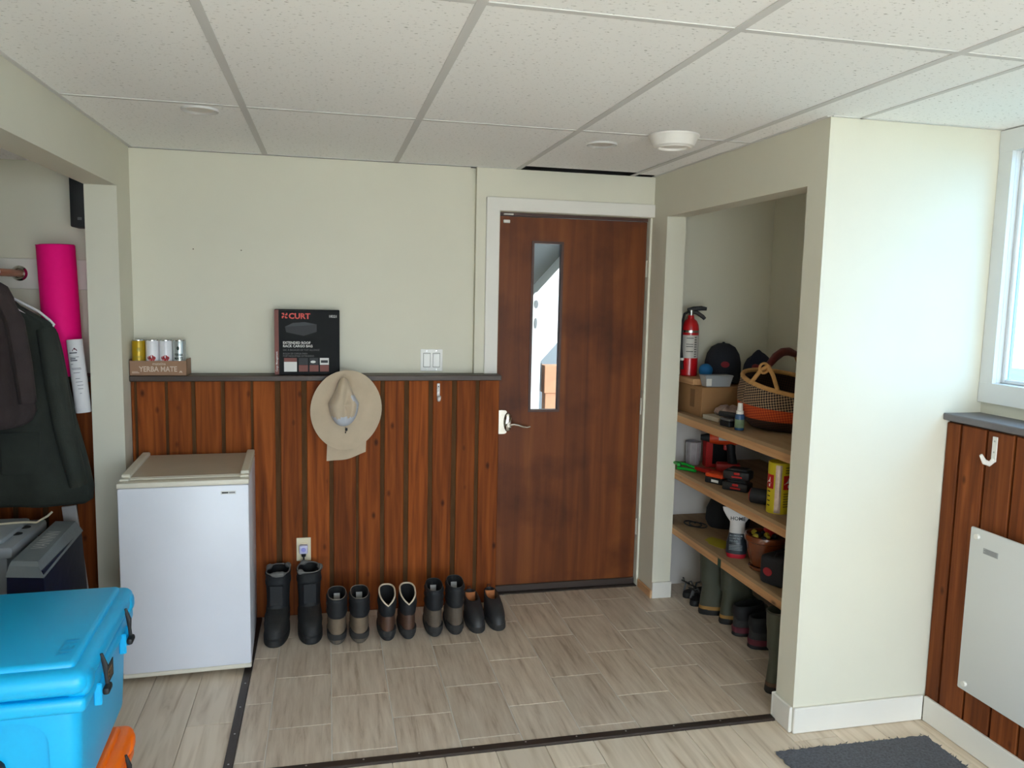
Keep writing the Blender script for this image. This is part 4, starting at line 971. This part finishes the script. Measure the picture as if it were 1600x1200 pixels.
MB().tube([(-.02, 0, .345), (.01, 0, .352), (.05, -.008, .356), (.078, -.012, .353)], [.006, .008, .008, .006], 8, flat=1.5).build('top_lever', BLACK, fe)
MB().tube([(.005, 0, .338), (.03, -.004, .332), (.06, -.008, .312), (.072, -.01, .300)], [.006, .007, .007, .006], 8, flat=1.5).build('carry_handle', BLACK, fe)
MB().tube([(-.012, 0, .338), (-.04, -.015, .325), (-.055, -.02, .26), (-.054, -.022, .15), (-.048, -.028, .075), (-.044, -.032, .035)], [.007, .007, .0075, .008, .0085, .007], 10).build('hose', BLACK, fe)
MB().cyl((-.048, -.028, .083), (-.0475, -.0285, .095), .0105, n=10).build('hose_clip', WHITE, fe)
bl = tag(MB().lathe([(.0005, 0)]+[(.036*math.sin(a), .036-.036*math.cos(a)) for a in [i*pi/12 for i in range(1, 12)]]+[(.0005, .072)], n=24).build('blue_ball', mat('blue_foam', (10, 96, 150), .7)), 'small blue ball beside the fire extinguisher', 'ball'); bl.location = (1.577, -.212, Z1+.1835)
# ---- clear box of small things
cl = thing('clear_container', 'clear plastic container on the cardboard box in front of the cap', 'container', (1.575, -.335, Z1+.1515))
CLR = mat('cloudy_plastic', (156, 160, 164), .25, var=.05)
MB().loft([[(x*.9, y*.9, 0) for x, y in ((-.07, -.03), (.07, -.03), (.07, .03), (-.07, .03))], [(x, y, .052) for x, y in ((-.075, -.034), (.075, -.034), (.075, .034), (-.075, .034))]]).build('tub', CLR, cl, 0)
MB().rbox(-.078, .078, -.037, .037, .050, .058, .003, 1).build('lid', CLR, cl)
MB().box(-.068, -.04, -.0325, -.030, .006, .045).build('label', WHITE, cl, 0)
# ---- caps piled behind
CAPN = mat('navy_cap_cotton', (30, 32, 40), .9, var=.1, bump=.2, bscale=200); CAPR = mat('cap_red_print', (120, 22, 32), .8)
cp = thing('baseball_cap', 'dark navy cap resting on its side behind the clear container', 'cap', (1.712, -.135, Z1+.1515), math.radians(-20))
dome = [(.092, .0), (.096, .05), (.094, .105), (.084, .150), (.062, .186), (.030, .204), (.001, .208)]
d = MB().lathe([(r, z) for r, z in dome], n=28, sx=1.0, sy=1.0); d.build('crown', CAPN, cp)
bill = MB(); o1 = [(.085*math.cos(a)*.95, -.085*math.sin(a)-.0) for a in [pi*i/14 for i in range(15)]]; o2 = [(.09*math.cos(a), -.07-.085*math.sin(a)) for a in [pi*i/14 for i in range(15)]]
bill.loft([[(x, y, .02) for x, y in o1], [(x, y, .006+.02*(1-abs(x)/.09)) for x, y in o2]], False, False, closed=False); bill.loft([[(x, y, .016) for x, y in o1], [(x, y, .002+.02*(1-abs(x)/.09)) for x, y in o2]], False, False, closed=False)
bill.build('bill', CAPN, cp); MB().lathe([(.008, 0), (.007, .004), (.001, .006)], n=10).build('button', CAPN, cp).location = (0, 0, .207)
MB().prism(disc(.022, .016), (.0, -.094, .10), (1, 0, 0), (0, .12, 1), (0, -.004, 0)).build('emblem', CAPR, cp)
c2 = thing('knit_cap', 'crumpled dark blue cap with red patch behind the basket', 'cap', (1.885, -.20, Z1+.1515), math.radians(15))
rg = []
for z, r in ((0, .07), (.03, .082), (.07, .084), (.11, .076), (.14, .06), (.155, .04), (.165, .015)):
    rg.append([((r+.006*math.sin(5*2*pi*i/28+z*20))*math.cos(2*pi*i/28), (r*.72+.01*math.sin(3*2*pi*i/28))*math.sin(2*pi*i/28), z+.012*math.sin(2*pi*i/28*2)) for i in range(28)])
for i in range(28): rg[0][i] = (rg[0][i][0], rg[0][i][1], 0)
MB().loft(rg).build('knit_body', mat('dark_blue_knit', (22, 24, 44), .95, var=.15, bump=.3, bscale=160), c2, 60)
MB().prism(disc(.020, .016), (-.06, -.040, .09), (.9, -.4, 0), (0, .1, 1), (-.02, -.04, 0)).build('patch', CAPR, c2)
# ---- woven basket
BX, BY, BR = 1.742, -.725, .232
bk = thing('woven_basket', 'round woven basket with orange band and leather wrapped handle', 'basket', (BX, BY, Z1))
def weave(name, ca, cb_, sc=90):
    mt = bpy.data.materials.new(name); mt.use_nodes = True; nt = mt.node_tree; b = nt.nodes['Principled BSDF']; L = nt.links.new
    tc = nt.nodes.new('ShaderNodeTexCoord'); sep = nt.nodes.new('ShaderNodeSeparateXYZ'); L(tc.outputs['Object'], sep.inputs[0])
    at = nt.nodes.new('ShaderNodeMath'); at.operation = 'ARCTAN2'; L(sep.outputs['Y'], at.inputs[0]); L(sep.outputs['X'], at.inputs[1])
    m1 = nt.nodes.new('ShaderNodeMath'); m1.operation = 'MULTIPLY'; m1.inputs[1].default_value = .23; L(at.outputs[0], m1.inputs[0])
    cmb = nt.nodes.new('ShaderNodeCombineXYZ'); L(m1.outputs[0], cmb.inputs[0]); L(sep.outputs['Z'], cmb.inputs[1])
    mp = nt.nodes.new('ShaderNodeMapping'); mp.inputs['Rotation'].default_value = (0, 0, .6); L(cmb.outputs[0], mp.inputs[0])
    ck = nt.nodes.new('ShaderNodeTexChecker'); ck.inputs['Scale'].default_value = sc; ck.inputs['Color1'].default_value = (*srgb(ca), 1); ck.inputs['Color2'].default_value = (*srgb(cb_), 1)
    L(mp.outputs[0], ck.inputs['Vector']); L(ck.outputs['Color'], b.inputs['Base Color'])
    bp = nt.nodes.new('ShaderNodeBump'); bp.inputs['Strength'].default_value = .5; bp.inputs['Distance'].default_value = .004; L(ck.outputs['Fac'], bp.inputs['Height']); L(bp.outputs[0], b.inputs['Normal'])
    b.inputs['Roughness'].default_value = .85; return mt
STRAW = mat('straw_rim', (190, 142, 84), .8, var=.15, vscale=40, bump=.4, bscale=80)
WVD = weave('dark_diagonal_weave', (158, 128, 98), (24, 13, 15), 120); WVO = weave('orange_weave', (196, 78, 20), (150, 44, 10), 120); WVB = weave('brown_weave', (66, 40, 22), (36, 22, 14), 120)
def rimz(a): return .045*math.sin(a-.35)      # far side stands higher
def bring(r, z, k): return [(r*math.cos(2*pi*i/56), r*math.sin(2*pi*i/56), z+k*rimz(2*pi*i/56)) for i in range(56)]
MB().loft([bring(.125, .0, 0), bring(.165, .008, 0), bring(.195, .035, .05), bring(.210, .055, .1)], True, False).build('base_weave', WVB, bk, 60)
MB().loft([bring(.210, .055, .1), bring(.224, .085, .2), bring(BR-.003, .115, .35)], False, False).build('orange_band', WVO, bk, 60)
MB().loft([bring(BR-.003, .115, .35), bring(BR-.002, .15, .6), bring(BR-.012, .19, .9), bring(BR-.022, .206, 1)], False, False).build('dark_weave', WVD, bk, 60)
MB().loft([bring(BR-.026, .204, 1), bring(BR-.014, .17, .8), bring(BR-.012, .115, .4), bring(.19, .05, .1), bring(.12, .012, 0)], False, True).build('inner_weave', WVB, bk, 60)
MB().tube(bring(BR-.022, .208, 1), .0105, 10, closed=True).build('rim', STRAW, bk)
# handle: four straw struts, two loops and a leather grip running along the length of the shelf
ga, gb = Vector((-.165, -.085, .300)), Vector((.02, .0, .345))
def rimp(a): return Vector(((BR-.022)*math.cos(a), (BR-.022)*math.sin(a), .208+rimz(a)))
LEA = mat('oxblood_leather', (88, 28, 24), .5, bump=.2)
for a, e in ((-3.02, ga), (-2.35, ga), (-.15, gb), (.75, gb)):
    p0 = rimp(a); MB().tube([p0, p0.lerp(e, .5)+Vector((0, 0, .012)), e], [.0095, .009, .009], 10).build('handle_strut', STRAW, bk)
MB().tube([ga, ga.lerp(gb, .25)+Vector((0, 0, .025)), ga.lerp(gb, .5)+Vector((0, 0, .035)), ga.lerp(gb, .75)+Vector((0, 0, .025)), gb], [.015, .019, .019, .019, .015], 12).build('leather_grip', LEA, bk)
MB().tube([ga+Vector((-.02+.022*math.cos(t), .0, -.012+.022*math.sin(t))) for t in [2*pi*i/14 for i in range(14)]], .006, 8, closed=True).build('handle_loop', STRAW, bk)
MB().lathe([(.001, .0), (.13, .0), (.15, .04), (.12, .075), (.05, .09), (.001, .09)], (0.01, .01, .02), 24, sy=.9).build('dark_cloth', mat('basket_cloth', (44, 20, 24), .95, var=.3, bump=.4, bscale=30), bk)
# ---- small things in front of the basket
nb = tag(MB().rbox(-.075, .075, -.065, .065, 0, .022, .002, 1).build('note_pad', mat('pale_pad_paper', (176, 166, 146), .8)), 'pale pad lying flat in front of the cardboard box', 'pad'); nb.location = (1.555, -.465, Z1+.0005); nb.rotation_euler = (0, 0, math.radians(8))
pp = thing('plastic_pouch', 'crumpled printed plastic pouch lying on the pale pad', 'pouch', (1.585, -.475, Z1+.023), math.radians(-20))
rg = []
for z, k in ((0, .8), (.012, 1), (.028, .9), (.042, .6), (.048, .2)): rg.append([((.075*k+.006*math.sin(3*a))*math.cos(a), (.050*k+.007*math.sin(5*a+1))*math.sin(a), z+.006*math.sin(4*a+z*90)*(1 if z else 0)) for a in [2*pi*i/24 for i in range(24)]])
MB().loft(rg).build('pouch_film', mat('pouch_print', (150, 112, 104), .4, var=.35, vscale=26, c2=(180, 160, 150)), pp, 50)
MB().box(-.05, .02, -.052, -.045, .012, .018).build('pouch_stripe', mat('pouch_blue', (40, 54, 96), .5), pp, 0)
tc_ = thing('black_case', 'flat black hinged case with grey lid beside the spray bottle', 'case', (1.512, -.640, Z1+.0005), math.radians(12))
MB().rbox(-.05, .04, -.035, .035, 0, .026, .004, 1).build('case_base', BLACK, tc_); MB().rbox(-.05, .04, -.035, .035, .027, .038, .004, 1).build('case_lid', mat('grey_case_lid', (92, 90, 90), .5), tc_)
tl = thing('flashlight', 'small black flashlight with white end lying behind the black case', 'flashlight', (1.488, -.648, Z1+.0390+.016), math.radians(-60))
MB().cyl((-.05, 0, 0), (.05, 0, 0), .013, .013, 14).build('barrel', BLACK, tl); MB().cyl((.05, 0, 0), (.06, 0, 0), .016, .016, 14).build('head', WHITE, tl)
sb = thing('spray_bottle', 'small blue spray bottle with white cap standing before the basket', 'bottle', (1.486, -.748, Z1), 0)
MB().lathe([(.019, 0), (.021, .003), (.021, .066), (.017, .074), (.014, .076)], n=24).build('bottle_body', mat('blue_bottle_plastic', (52, 86, 124), .25), sb)
MB().lathe([(.0214, .012), (.0214, .050)], n=24, cap0=False, cap1=False).build('bottle_label', mat('green_grey_label', (104, 122, 92), .6, var=.25, vscale=40), sb)
MB().lathe([(.017, .074), (.017, .088), (.013, .090), (.011, .122), (.010, .124), (.001, .124)], n=20).build('cap', WHITE, sb)
# ================= middle shelf
gc = thing('green_clamp', 'bright green plastic jaw clamp hanging over the shelf end beside the jamb', 'clamp', (1.468, -.21, Z2), math.radians(0))
GCL = mat('vivid_green_plastic', (8, 158, 44), .45)
MB().tube([(-.04, -.05, .038), (-.032, .02, .036), (.0, .03, .03), (.03, .0, .026), (.045, -.05, .022)], .009, 8, flat=.8).build('upper_jaw', GCL, gc)
MB().tube([(-.02, .005, .010), (.0, -.02, .010), (.022, -.05, .010), (.036, -.085, .011)], .010, 8, flat=.8).build('lower_jaw', GCL, gc)
MB().cyl((-.01, 0, .01), (-.01, 0, .036), .006, n=10).build('pivot', BLACK, gc)
cu = thing('clear_cup', 'clear ribbed plastic cup against the end wall of the middle shelf', 'cup', (1.590, -.085, Z2), 0)
MB().lathe([(.034, 0), (.036, .004), (.041, .125), (.039, .125), (.034, .01), (.001, .01)], n=24, cap1=False).build('cup_wall', mat('cup_clear_grey', (168, 160, 162), .15, var=.1, vscale=30), cu)
for k in range(8): 
    a = 2*pi*k/8; MB().tube([(.036*math.cos(a), .036*math.sin(a), .006), (.0415*math.cos(a), .0415*math.sin(a), .12)], .0015, 4).build('rib', TAGW, cu)
TRED = mat('tool_red', (176, 22, 18), .45); TORG = mat('tool_orange', (206, 64, 16), .5)
rt = thing('folded_saw', 'dark red folding hand saw lying between the green clamp and the battery charger', 'saw', (1.560, -.345, Z2), math.radians(-60))
MB().prism([(-.09, 0), (-.03, -.02), (.08, -.012), (.095, .004), (.02, .022), (-.05, .02)], (0, 0, .012), (1, 0, 0), (0, 1, 0), (0, 0, .016)).build('handle', TRED, rt)
MB().prism([(-.09, .0), (-.14, .012), (-.13, .022), (-.05, .018)], (0, 0, .018), (1, 0, 0), (0, 1, 0), (0, 0, .002)).build('blade', SCREW, rt)
MB().rbox(-.02, .05, -.02, .02, 0, .012, .003, 1).build('grip_pad', BLACK, rt)
dr_ = thing('cordless_drill', 'red and black cordless drill standing on the middle closet shelf', 'drill', (1.665, -.285, Z2), math.radians(-25))
MB().tube([(.075, 0, .178), (.05, 0, .178), (-.03, 0, .178), (-.075, 0, .176)], [.030, .036, .036, .028], 16).build('motor_housing', TORG, dr_)
MB().cyl((-.075, 0, .176), (-.12, 0, .176), .024, .014, 16).build('chuck', BLACK, dr_)
MB().tube([(.03, 0, .155), (.038, 0, .10), (.046, 0, .045)], [.026, .021, .025], 12).build('grip', BLACK, dr_)
MB().rbox(-.035, .085, -.036, .036, .0, .048, .008, 2).build('battery', TRED, dr_); MB().rbox(-.002, .016, -.01, .01, .115, .145, .004, 1).build('trigger', TRED, dr_)
MB().box(-.03, .045, -.0385, -.036, .170, .188).build('name_plate', mat('plate_pale', (180, 186, 180), .5), dr_, 0)
rbx = thing('red_box', 'red carton with dark picture panel leaning behind the drill grip', 'box', (1.70, -.16, Z2), math.radians(-10))
MB().rbox(-.075, .075, -.03, .03, 0, .15, .003, 1).build('carton', TRED, rbx); MB().box(-.04, .06, -.0315, -.03, .02, .13).build('picture_panel', BXB, rbx, 0)
ch = thing('battery_charger', 'orange and black charger block on the front of the middle shelf', 'charger', (1.518, -.508, Z2), math.radians(-62))
MB().rbox(-.05, .05, -.035, .035, 0, .028, .004, 1).build('base', BLACK, ch); MB().rbox(-.05, .05, -.035, .035, .029, .048, .005, 1).build('top', TORG, ch); MB().box(-.01, .03, -.0365, -.035, .008, .020).build('label', WHITE, ch, 0)
def battery(label, loc, rz, n):
    b = thing('tool_battery', label, 'battery', loc, rz, 'tool batteries on the middle shelf')
    MB().rbox(-.062, .062, -.04, .04, 0, .040, .008, 2).build('pack', BLACK, b); MB().rbox(-.04, .05, -.03, .03, .039, .052, .004, 1).build('rail', BLACK, b)
    MB().rbox(-.02, .03, -.043, -.039, .010, .018, .002, 1).build('red_stripe', TRED, b); MB().rbox(-.01, .02, -.044, -.039, .024, .036, .005, 2).build('red_button', TRED, b)
    return b
battery('black tool battery with red button at the bottom of the stacked pair', (1.545, -.655, Z2), math.radians(-50), 0)
battery('black tool battery with red button stacked on top of another battery', (1.550, -.650, Z2+.0525), math.radians(-46), 1)
tp_ = thing('tape_roll', 'dark roll with a red core end lying beside the yellow tube', 'roll', (1.520, -.905, Z2+.0335), math.radians(-50))
MB().cyl((-.04, 0, 0), (.045, 0, 0), .033, .033, 24).build('roll_body', BLACK, tp_); MB().cyl((-.043, 0, 0), (-.04, 0, 0), .031, .033, 24).build('end_ring', TRED, tp_)
yc = thing('yellow_tube', 'yellow printed cardboard tube with red number 4 panels', 'tube', (1.525, -1.035, Z2), math.radians(0))
YEL = mat('yellow_tube_print', (198, 178, 24), .5, var=.04)
R = .047
MB().lathe([(R, 0), (R, .215), (R-.003, .217), (R-.006, .212), (R-.008, .205), (.001, .205)], n=32).build('tube_wall', YEL, yc)
def arc(mb, a0, a1, z0, z1, r, n=6, m=0):
    vs = []
    for i in range(n+1):
        a = a0+(a1-a0)*i/n; vs += [(r*math.cos(a), r*math.sin(a), z0), (r*math.cos(a), r*math.sin(a), z1)]
    mb.add(vs, [(2*i, 2*i+2, 2*i+3, 2*i+1) for i in range(n)], m)
q = MB()
for a in (-1.75, -3.7): arc(q, a, a+1.1, .105, .165, R+.0004)
q.build('red_panel', TRED, yc, 0)
def tube_text(txt, ac, z, size, mtl, nm, r=R+.0008):
    t = MB(); text_into(t, txt, (0, 0, 0), (1, 0, 0), (0, 1, 0), size, 0, align='CENTER', bold=.02); q = MB()
    q.add([(r*math.cos(ac+v[0]/r), r*math.sin(ac+v[0]/r), z+v[1]) for v in t.v], t.f); q.build(nm, mtl, yc, 0)
tube_text('4', -1.35, .114, .055, WHITE, 'number_print'); tube_text('4', -3.15, .114, .055, WHITE, 'number_print')
q = MB()
for i in range(6): arc(q, -1.7, -.9+.1*(i % 2), .086-i*.011, .089-i*.011, R+.0006); 
for i in range(3): arc(q, -1.6, -.9, .175+i*.011, .178+i*.011, R+.0006)
for i in range(4): arc(q, -3.3, -2.9, .03+i*.02, .035+i*.02, R+.0006)
q.build('small_print', BLACK, yc, 0)
q = MB(); arc(q, -2.45, -1.92, .004, .208, R+.0012); q.build('silver_tape', mat('shiny_tape', (196, 176, 166), .2, metal=.3, var=.2, vscale=30), yc)
rd = thing('red_bottle', 'slim red topped bottle tucked between the yellow tube and the front jamb', 'bottle', (1.535, -1.155, Z2), 0)
MB().lathe([(.030, 0), (.032, .004), (.032, .10), (.020, .125), (.016, .13)], n=20).build('bottle_body', mat('dark_bottle', (34, 20, 22), .3), rd); MB().lathe([(.016, .13), (.017, .16), (.014, .164), (.001, .164)], n=16).build('cap', TRED, rd)
MB().lathe([(.0324, .03), (.0324, .08)], n=20, cap0=False, cap1=False).build('label', TRED, rd)
# ================= lower shelf
kb = thing('black_tool_bag', 'slumped black fabric bag at the back of the lower shelf', 'bag', (1.735, -.235, Z3), math.radians(10))
rg = []
for z, k in ((0, .95), (.03, 1.05), (.09, .95), (.15, .72), (.19, .45), (.205, .15)): rg.append([((.12*k+.008*math.sin(4*a+z*30))*math.cos(a), (.10*k+.008*math.sin(5*a))*math.sin(a), z) for a in [2*pi*i/26 for i in range(26)]])
MB().loft(rg).build('bag_body', mat('black_bag_cloth', (20, 19, 20), .9, bump=.3, bscale=60), kb, 60); MB().tube([(-.06, -.06, .16), (-.03, -.075, .22), (.03, -.075, .225), (.06, -.06, .16)], .006, 8).build('bag_handle', BLACK, kb)
cb2 = tag(MB().tube([(1.53+.035*math.cos(t)+.006*t*.3, -.205+.05*math.sin(t)-.02*t*.3, Z3+.006+.0025*t*.3) for t in [i*.35 for i in range(40)]], .0035, 6).build('coiled_cable', BLACK), 'thin dark cable coiled on the lower shelf beside the black bag', 'cable')
hb_ = thing('foil_pouch', 'white topped upright foil pouch printed HOME on the lower shelf', 'pouch', (1.515, -.730, Z3), math.radians(-28))
rg = []
for z, w_, d_ in ((0, .042, .030), (.02, .047, .032), (.07, .046, .028), (.115, .036, .02), (.15, .034, .018), (.165, .034, .02), (.19, .052, .014), (.215, .066, .008), (.232, .070, .004)):
    rg.append([(w_*math.copysign(abs(math.cos(a))**.7, math.cos(a))-.0, d_*math.sin(a), z) for a in [2*pi*i/28 for i in range(28)]])
body = MB().loft(rg)
body.m = [1 if sum(body.v[i][2] for i in f)/len(f) < .025 else (0 if sum(body.v[i][2] for i in f)/len(f) < .13 else 2) for f in body.f]
body.build('pouch_film', [mat('pouch_dark_slate', (38, 46, 54), .35, var=.1), mat('pouch_red_foot', (172, 22, 40), .4), mat('pouch_white', (198, 194, 192), .4, var=.04, vscale=12)], hb_, 60)
q = MB(); text_into(q, 'HOME', (0, -.0165, .176), (1, 0, 0), (0, .45, 1), .024, .004, align='CENTER', bold=.01); q.build('pouch_name', BLACK, hb_, 0)
q = MB()
for i, t_ in enumerate(('ALUMINUM', 'COMPACT', 'TO GO')): text_into(q, t_, (-.034, -.030, .104-.013*i), (1, 0, 0), (0, -.1, 1), .012, .0012, sx=.95, bold=.01)
for i in range(4): q.box(-.034, .026, -.0335, -.0325, .040+.007*i, .042+.007*i)
q.build('pouch_text', mat('pouch_text_grey', (150, 160, 166), .6), hb_, 0)
fp = thing('flower_pot', 'glazed brown ceramic pot with saucer on the lower closet shelf', 'pot', (1.558, -.905, Z3), 0)
GLZ = mat('brown_glaze', (106, 50, 22), .2, var=.25, vscale=12, bump=.35, bscale=40, coat=.5)
MB().lathe([(.052, 0), (.066, .004), (.070, .014), (.066, .018), (.052, .016)], n=36).build('saucer', GLZ, fp)
MB().lathe([(.050, .016), (.060, .022), (.078, .09), (.086, .130), (.092, .134), (.094, .148), (.092, .158), (.084, .160), (.082, .145), (.001, .140)], n=36, cap1=False).build('pot_body', GLZ, fp)
for i in range(9):
    a = i*2.4; r_ = .018+.006*i
    MB().lathe([(.001, -.014), (.011, -.008), (.014, 0), (.011, .008), (.001, .014)], n=8).build('yellow_bulb' if i % 2 == 0 else 'dark_bundle', mat('yellow_twine', (170, 150, 34), .8, var=.3, vscale=60) if i % 2 == 0 else BLACK, fp).location = (r_*math.cos(a)-.02, r_*math.sin(a)-.01, .156)
MB().rbox(.0, .05, -.02, .03, .146, .185, .01, 2).build('red_reel', TRED, fp)
hp = thing('hat_case', 'black fabric case with red patch at the front of the lower shelf', 'case', (1.528, -1.085, Z3), math.radians(22))
MB().rbox(-.065, .065, -.055, .065, 0, .125, .02, 3).build('case_body', mat('black_case_cloth', (26, 26, 29), .85, bump=.2, bscale=200), hp)
MB().prism(disc(.022, .018, 20), (-.066, .018, .058), (0, -1, 0), (0, 0, 1), (-.002, 0, 0)).build('red_patch', mat('dull_red_patch', (140, 26, 34), .7), hp)
q = MB(); text_into(q, 'THULE', (-.05, -.0555, .070), (1, 0, 0), (0, 0, 1), .022, .001, bold=.01); q.build('case_print', TAGW, hp, 0)
MB().tube([(-.05, 0, .12), (-.02, 0, .145), (.02, 0, .145), (.05, 0, .12)], .005, 8).build('case_handle', BLACK, hp)
# ================= shoes on the closet floor
OLV = mat('olive_rubber', (66, 68, 54), .55, var=.12, vscale=9); OSOLE = mat('tan_boot_foxing', (150, 112, 54), .7)
def rubber_boot(label, loc, rz, Hh=.37, W=.052, foxing=OSOLE):
    b = thing('rubber_boot', label, 'boot', loc, rz, 'rubber boots under the closet shelf')
    MB().loft([fring(0, .0, .275, .045), fring(.008, -.004, .283, .050), fring(.030, -.002, .280, .049)]).build('sole', BLACK, b)
    MB().loft([fring(.028, -.001, .279, .0495), fring(.046, .0, .276, .0485)]).build('foxing', foxing, b)
    MB().loft([fring(.044, .001, .274, .047), fring(.08, .004, .250, .046), fring(.11, .008, .20, .045), fring(.14, .012, .165, .044), fring(.20, .006, .148, .049), fring(.28, -.006, .142, .055), fring(Hh, -.010, .142, .056)], True, False).loft([fring(Hh, -.010, .142, .056), fring(Hh, -.006, .138, .052), fring(Hh-.16, .0, .14, .048)], False, True).build('shaft', OLV, b, 50)
    MB().tube(fring(Hh-.003, -.010, .142, .056), .0028, 6, closed=True).build('top_binding', mat('dark_binding', (40, 38, 34), .7), b)
    return b
rubber_boot('tall olive rubber boot standing behind the front post of the closet', (1.400, -1.228, 0), math.radians(-90), .345, foxing=mat('brown_foxing', (84, 62, 46), .7))
rubber_boot('tall olive rubber boot tucked against the inside of the front post', (1.545, -1.348, 0), math.radians(-90), .345, foxing=mat('brown_foxing', (84, 62, 46), .7))
rubber_boot('olive rubber boot with tan band next to the grey sandals', (1.500, -.420, 0), math.radians(-100), .325)
rubber_boot('olive rubber boot with tan band next to the burgundy hiking shoes', (1.545, -.555, 0), math.radians(-92), .325)
def trail(label, loc, rz, up, so):
    return boot('hiking_shoe', label, 'boot', loc, rz, 'hiking shoes under the closet shelf', up, so, COLL, LIN, .15, .27, .048, 1, hcnt=BURG)
BURG = mat('burgundy_trim_sole', (92, 28, 44), .7, var=.15); DGR = mat('charcoal_mesh', (50, 50, 50), .85, var=.2, vscale=40, bump=.2)
for lb, lc, rz in (('charcoal hiking shoe with burgundy sole next to the rubber boots', (1.535, -.700, 0), -86), ('charcoal hiking shoe with burgundy sole next to the tall rubber boot', (1.540, -.835, 0), -94)):
    s_ = trail(lb, lc, math.radians(rz), DGR, BLACK)
def sandal(label, loc, rz):
    s_ = thing('sandal', label, 'sandal', loc, rz, 'sandals under the closet shelf'); ST = mat('grey_sandal_strap', (92, 92, 92), .7)
    MB().loft([fring(0, .0, .26, .042), fring(.012, -.002, .264, .045), fring(.030, .0, .26, .043)]).build('sole', BLACK, s_)
    for y, h_ in ((.03, .085), (.10, .075), (.17, .055), (.215, .045)):
        MB().tube([(-.042, y, .022), (-.036, y+.008, h_*.75), (0, y+.014, h_), (.036, y+.008, h_*.75), (.042, y, .022)], .0065, 8, flat=.5).build('strap', ST, s_)
    MB().tube([(-.036, .06, .06), (-.03, .008, .085), (0, -.002, .092), (.03, .008, .085), (.036, .06, .06)], .0065, 8, flat=.5).build('heel_strap', BLACK, s_)
    MB().tube([(-.006, -.002, .088), (-.005, -.006, .112), (.005, -.006, .112), (.006, -.002, .088)], .002, 6).build('pull_loop', BLACK, s_)
    return s_
sandal('grey strapped sandal by the closet end wall', (1.512, -.215, 0), math.radians(-80)); sandal('grey strapped sandal next to the olive rubber boots', (1.500, -.325, 0), math.radians(-78))
# ================================================================== RIGHT WALL, FLOOR MAT, CEILING FITTINGS
hp_ = thing('heater_panel', 'flat white wall heater panel fixed to the dark cedar boards', 'heater', (XW-.030, -2.03, .222))
MB().rbox(-.006, .006, -.325, .325, 0, .594, .005, 2).build('panel', mat('heater_white', (214, 215, 214), .5), hp_)
for y in (-.29, .29):
    for z in (.028, .566): MB().cyl((-.016, y, z), (.03, y, z), .0095, .0095, 16).build('standoff', WHITE, hp_)
MB().box(-.0068, -.006, .20, .262, .515, .535).build('rating_label', mat('label_grey', (168, 168, 168), .6), hp_, 0)
q = MB()
for i in range(4): q.box(-.0074, -.0068, .204, .258-.006*(i % 2), .518+i*.0042, .5198+i*.0042)
q.build('label_print', mat('label_print_grey', (120, 120, 120), .6), hp_, 0)
h2 = thing('wall_hook', 'clean white metal coat hook on the dark boards above the heater panel', 'hook', (XW, -1.742, 1.098))
MB().rbox(-.004, .0, -.011, .011, -.045, .042, .0018, 1).build('hook_plate', WHITE, h2)
MB().tube([(-.002, 0, -.040), (-.018, 0, -.052), (-.040, 0, -.044), (-.056, 0, -.020)], [.006, .006, .006, .004], 8, flat=1.6).build('hook_arm', WHITE, h2)
for z in (.026, -.012): MB().cyl((-.0055, 0, z), (-.0035, 0, z), .0032, n=8).build('screw', SCREW, h2)
# ---- floor mat with fuzzy edge
RUG = mat('charcoal_loop_pile', (88, 90, 97), .95, var=.35, vscale=120, bump=.8, bscale=160)
ft = thing('floor_mat', 'charcoal woven floor mat lying on the pale planks', 'mat', (1.505, -2.08, -.005), math.radians(-.8))
rg0 = []; n = 46
def edge(nx, ny):
    pts = []
    for i in range(nx): pts.append((-.305+.61*i/nx, -.45))
    for i in range(ny): pts.append((.305, -.45+.90*i/ny))
    for i in range(nx): pts.append((.305-.61*i/nx, .45))
    for i in range(ny): pts.append((-.305, .45-.90*i/ny))
    return pts
rnd = random.Random(3); ep = [(x+rnd.uniform(-.004, .004), y+rnd.uniform(-.004, .004)) for x, y in edge(60, 90)]
MB().loft([[(x, y, .0003) for x, y in ep], [(x*1.003, y*1.003, .006) for x, y in ep], [(x*.985, y*.985, .010) for x, y in ep]]).build('pile', RUG, ft, 0)
tuft = MB()
for i in range(260):
    x, y = ep[(i*7) % len(ep)]; x += rnd.uniform(-.006, .006); y += rnd.uniform(-.006, .006); a = rnd.uniform(0, 2*pi)
    tuft.add([(x, y, .004), (x+.006*math.cos(a), y+.006*math.sin(a), .004), (x+.010*math.cos(a+.5), y+.010*math.sin(a+.5), .012)], [(0, 1, 2)])
tf = tuft.build('fringe_tufts', RUG, ft, 0); tf['kind'] = 'stuff'
# ---- ceiling fittings
LENS = mat('frosted_lens', (214, 208, 202), .5)
def potlight(label, x, y):
    p = thing('recessed_light', label, 'light', (x, y, H+.004), 0, 'recessed ceiling lights')
    MB().lathe([(.046, -.002), (.062, -.008), (.064, -.004), (.064, 0)], n=36, cap0=False, cap1=False).build('trim_ring', BAR, p)
    MB().lathe([(.001, -.003), (.046, -.003), (.047, -.001)], n=36).build('lens', LENS, p)
potlight('flat round recessed light in the ceiling above the drink tray', -.772, -.915); potlight('small flat recessed light in the ceiling beside the round detector', .771, -.784)
sm = thing('ceiling_detector', 'white round ceiling fixture with a stepped lower ring', 'fixture', (.971, -1.052, H+.001))
MB().lathe([(.098, 0), (.098, -.006), (.092, -.012), (.078, -.042), (.070, -.046)], n=48, cap1=False).build('housing', mat('fixture_white', (228, 224, 218), .45), sm)
MB().lathe([(.070, -.046), (.066, -.050), (.058, -.048), (.056, -.040), (.001, -.040)], n=48, cap0=False).build('lower_ring', mat('fixture_white', (228, 224, 218), .45), sm)
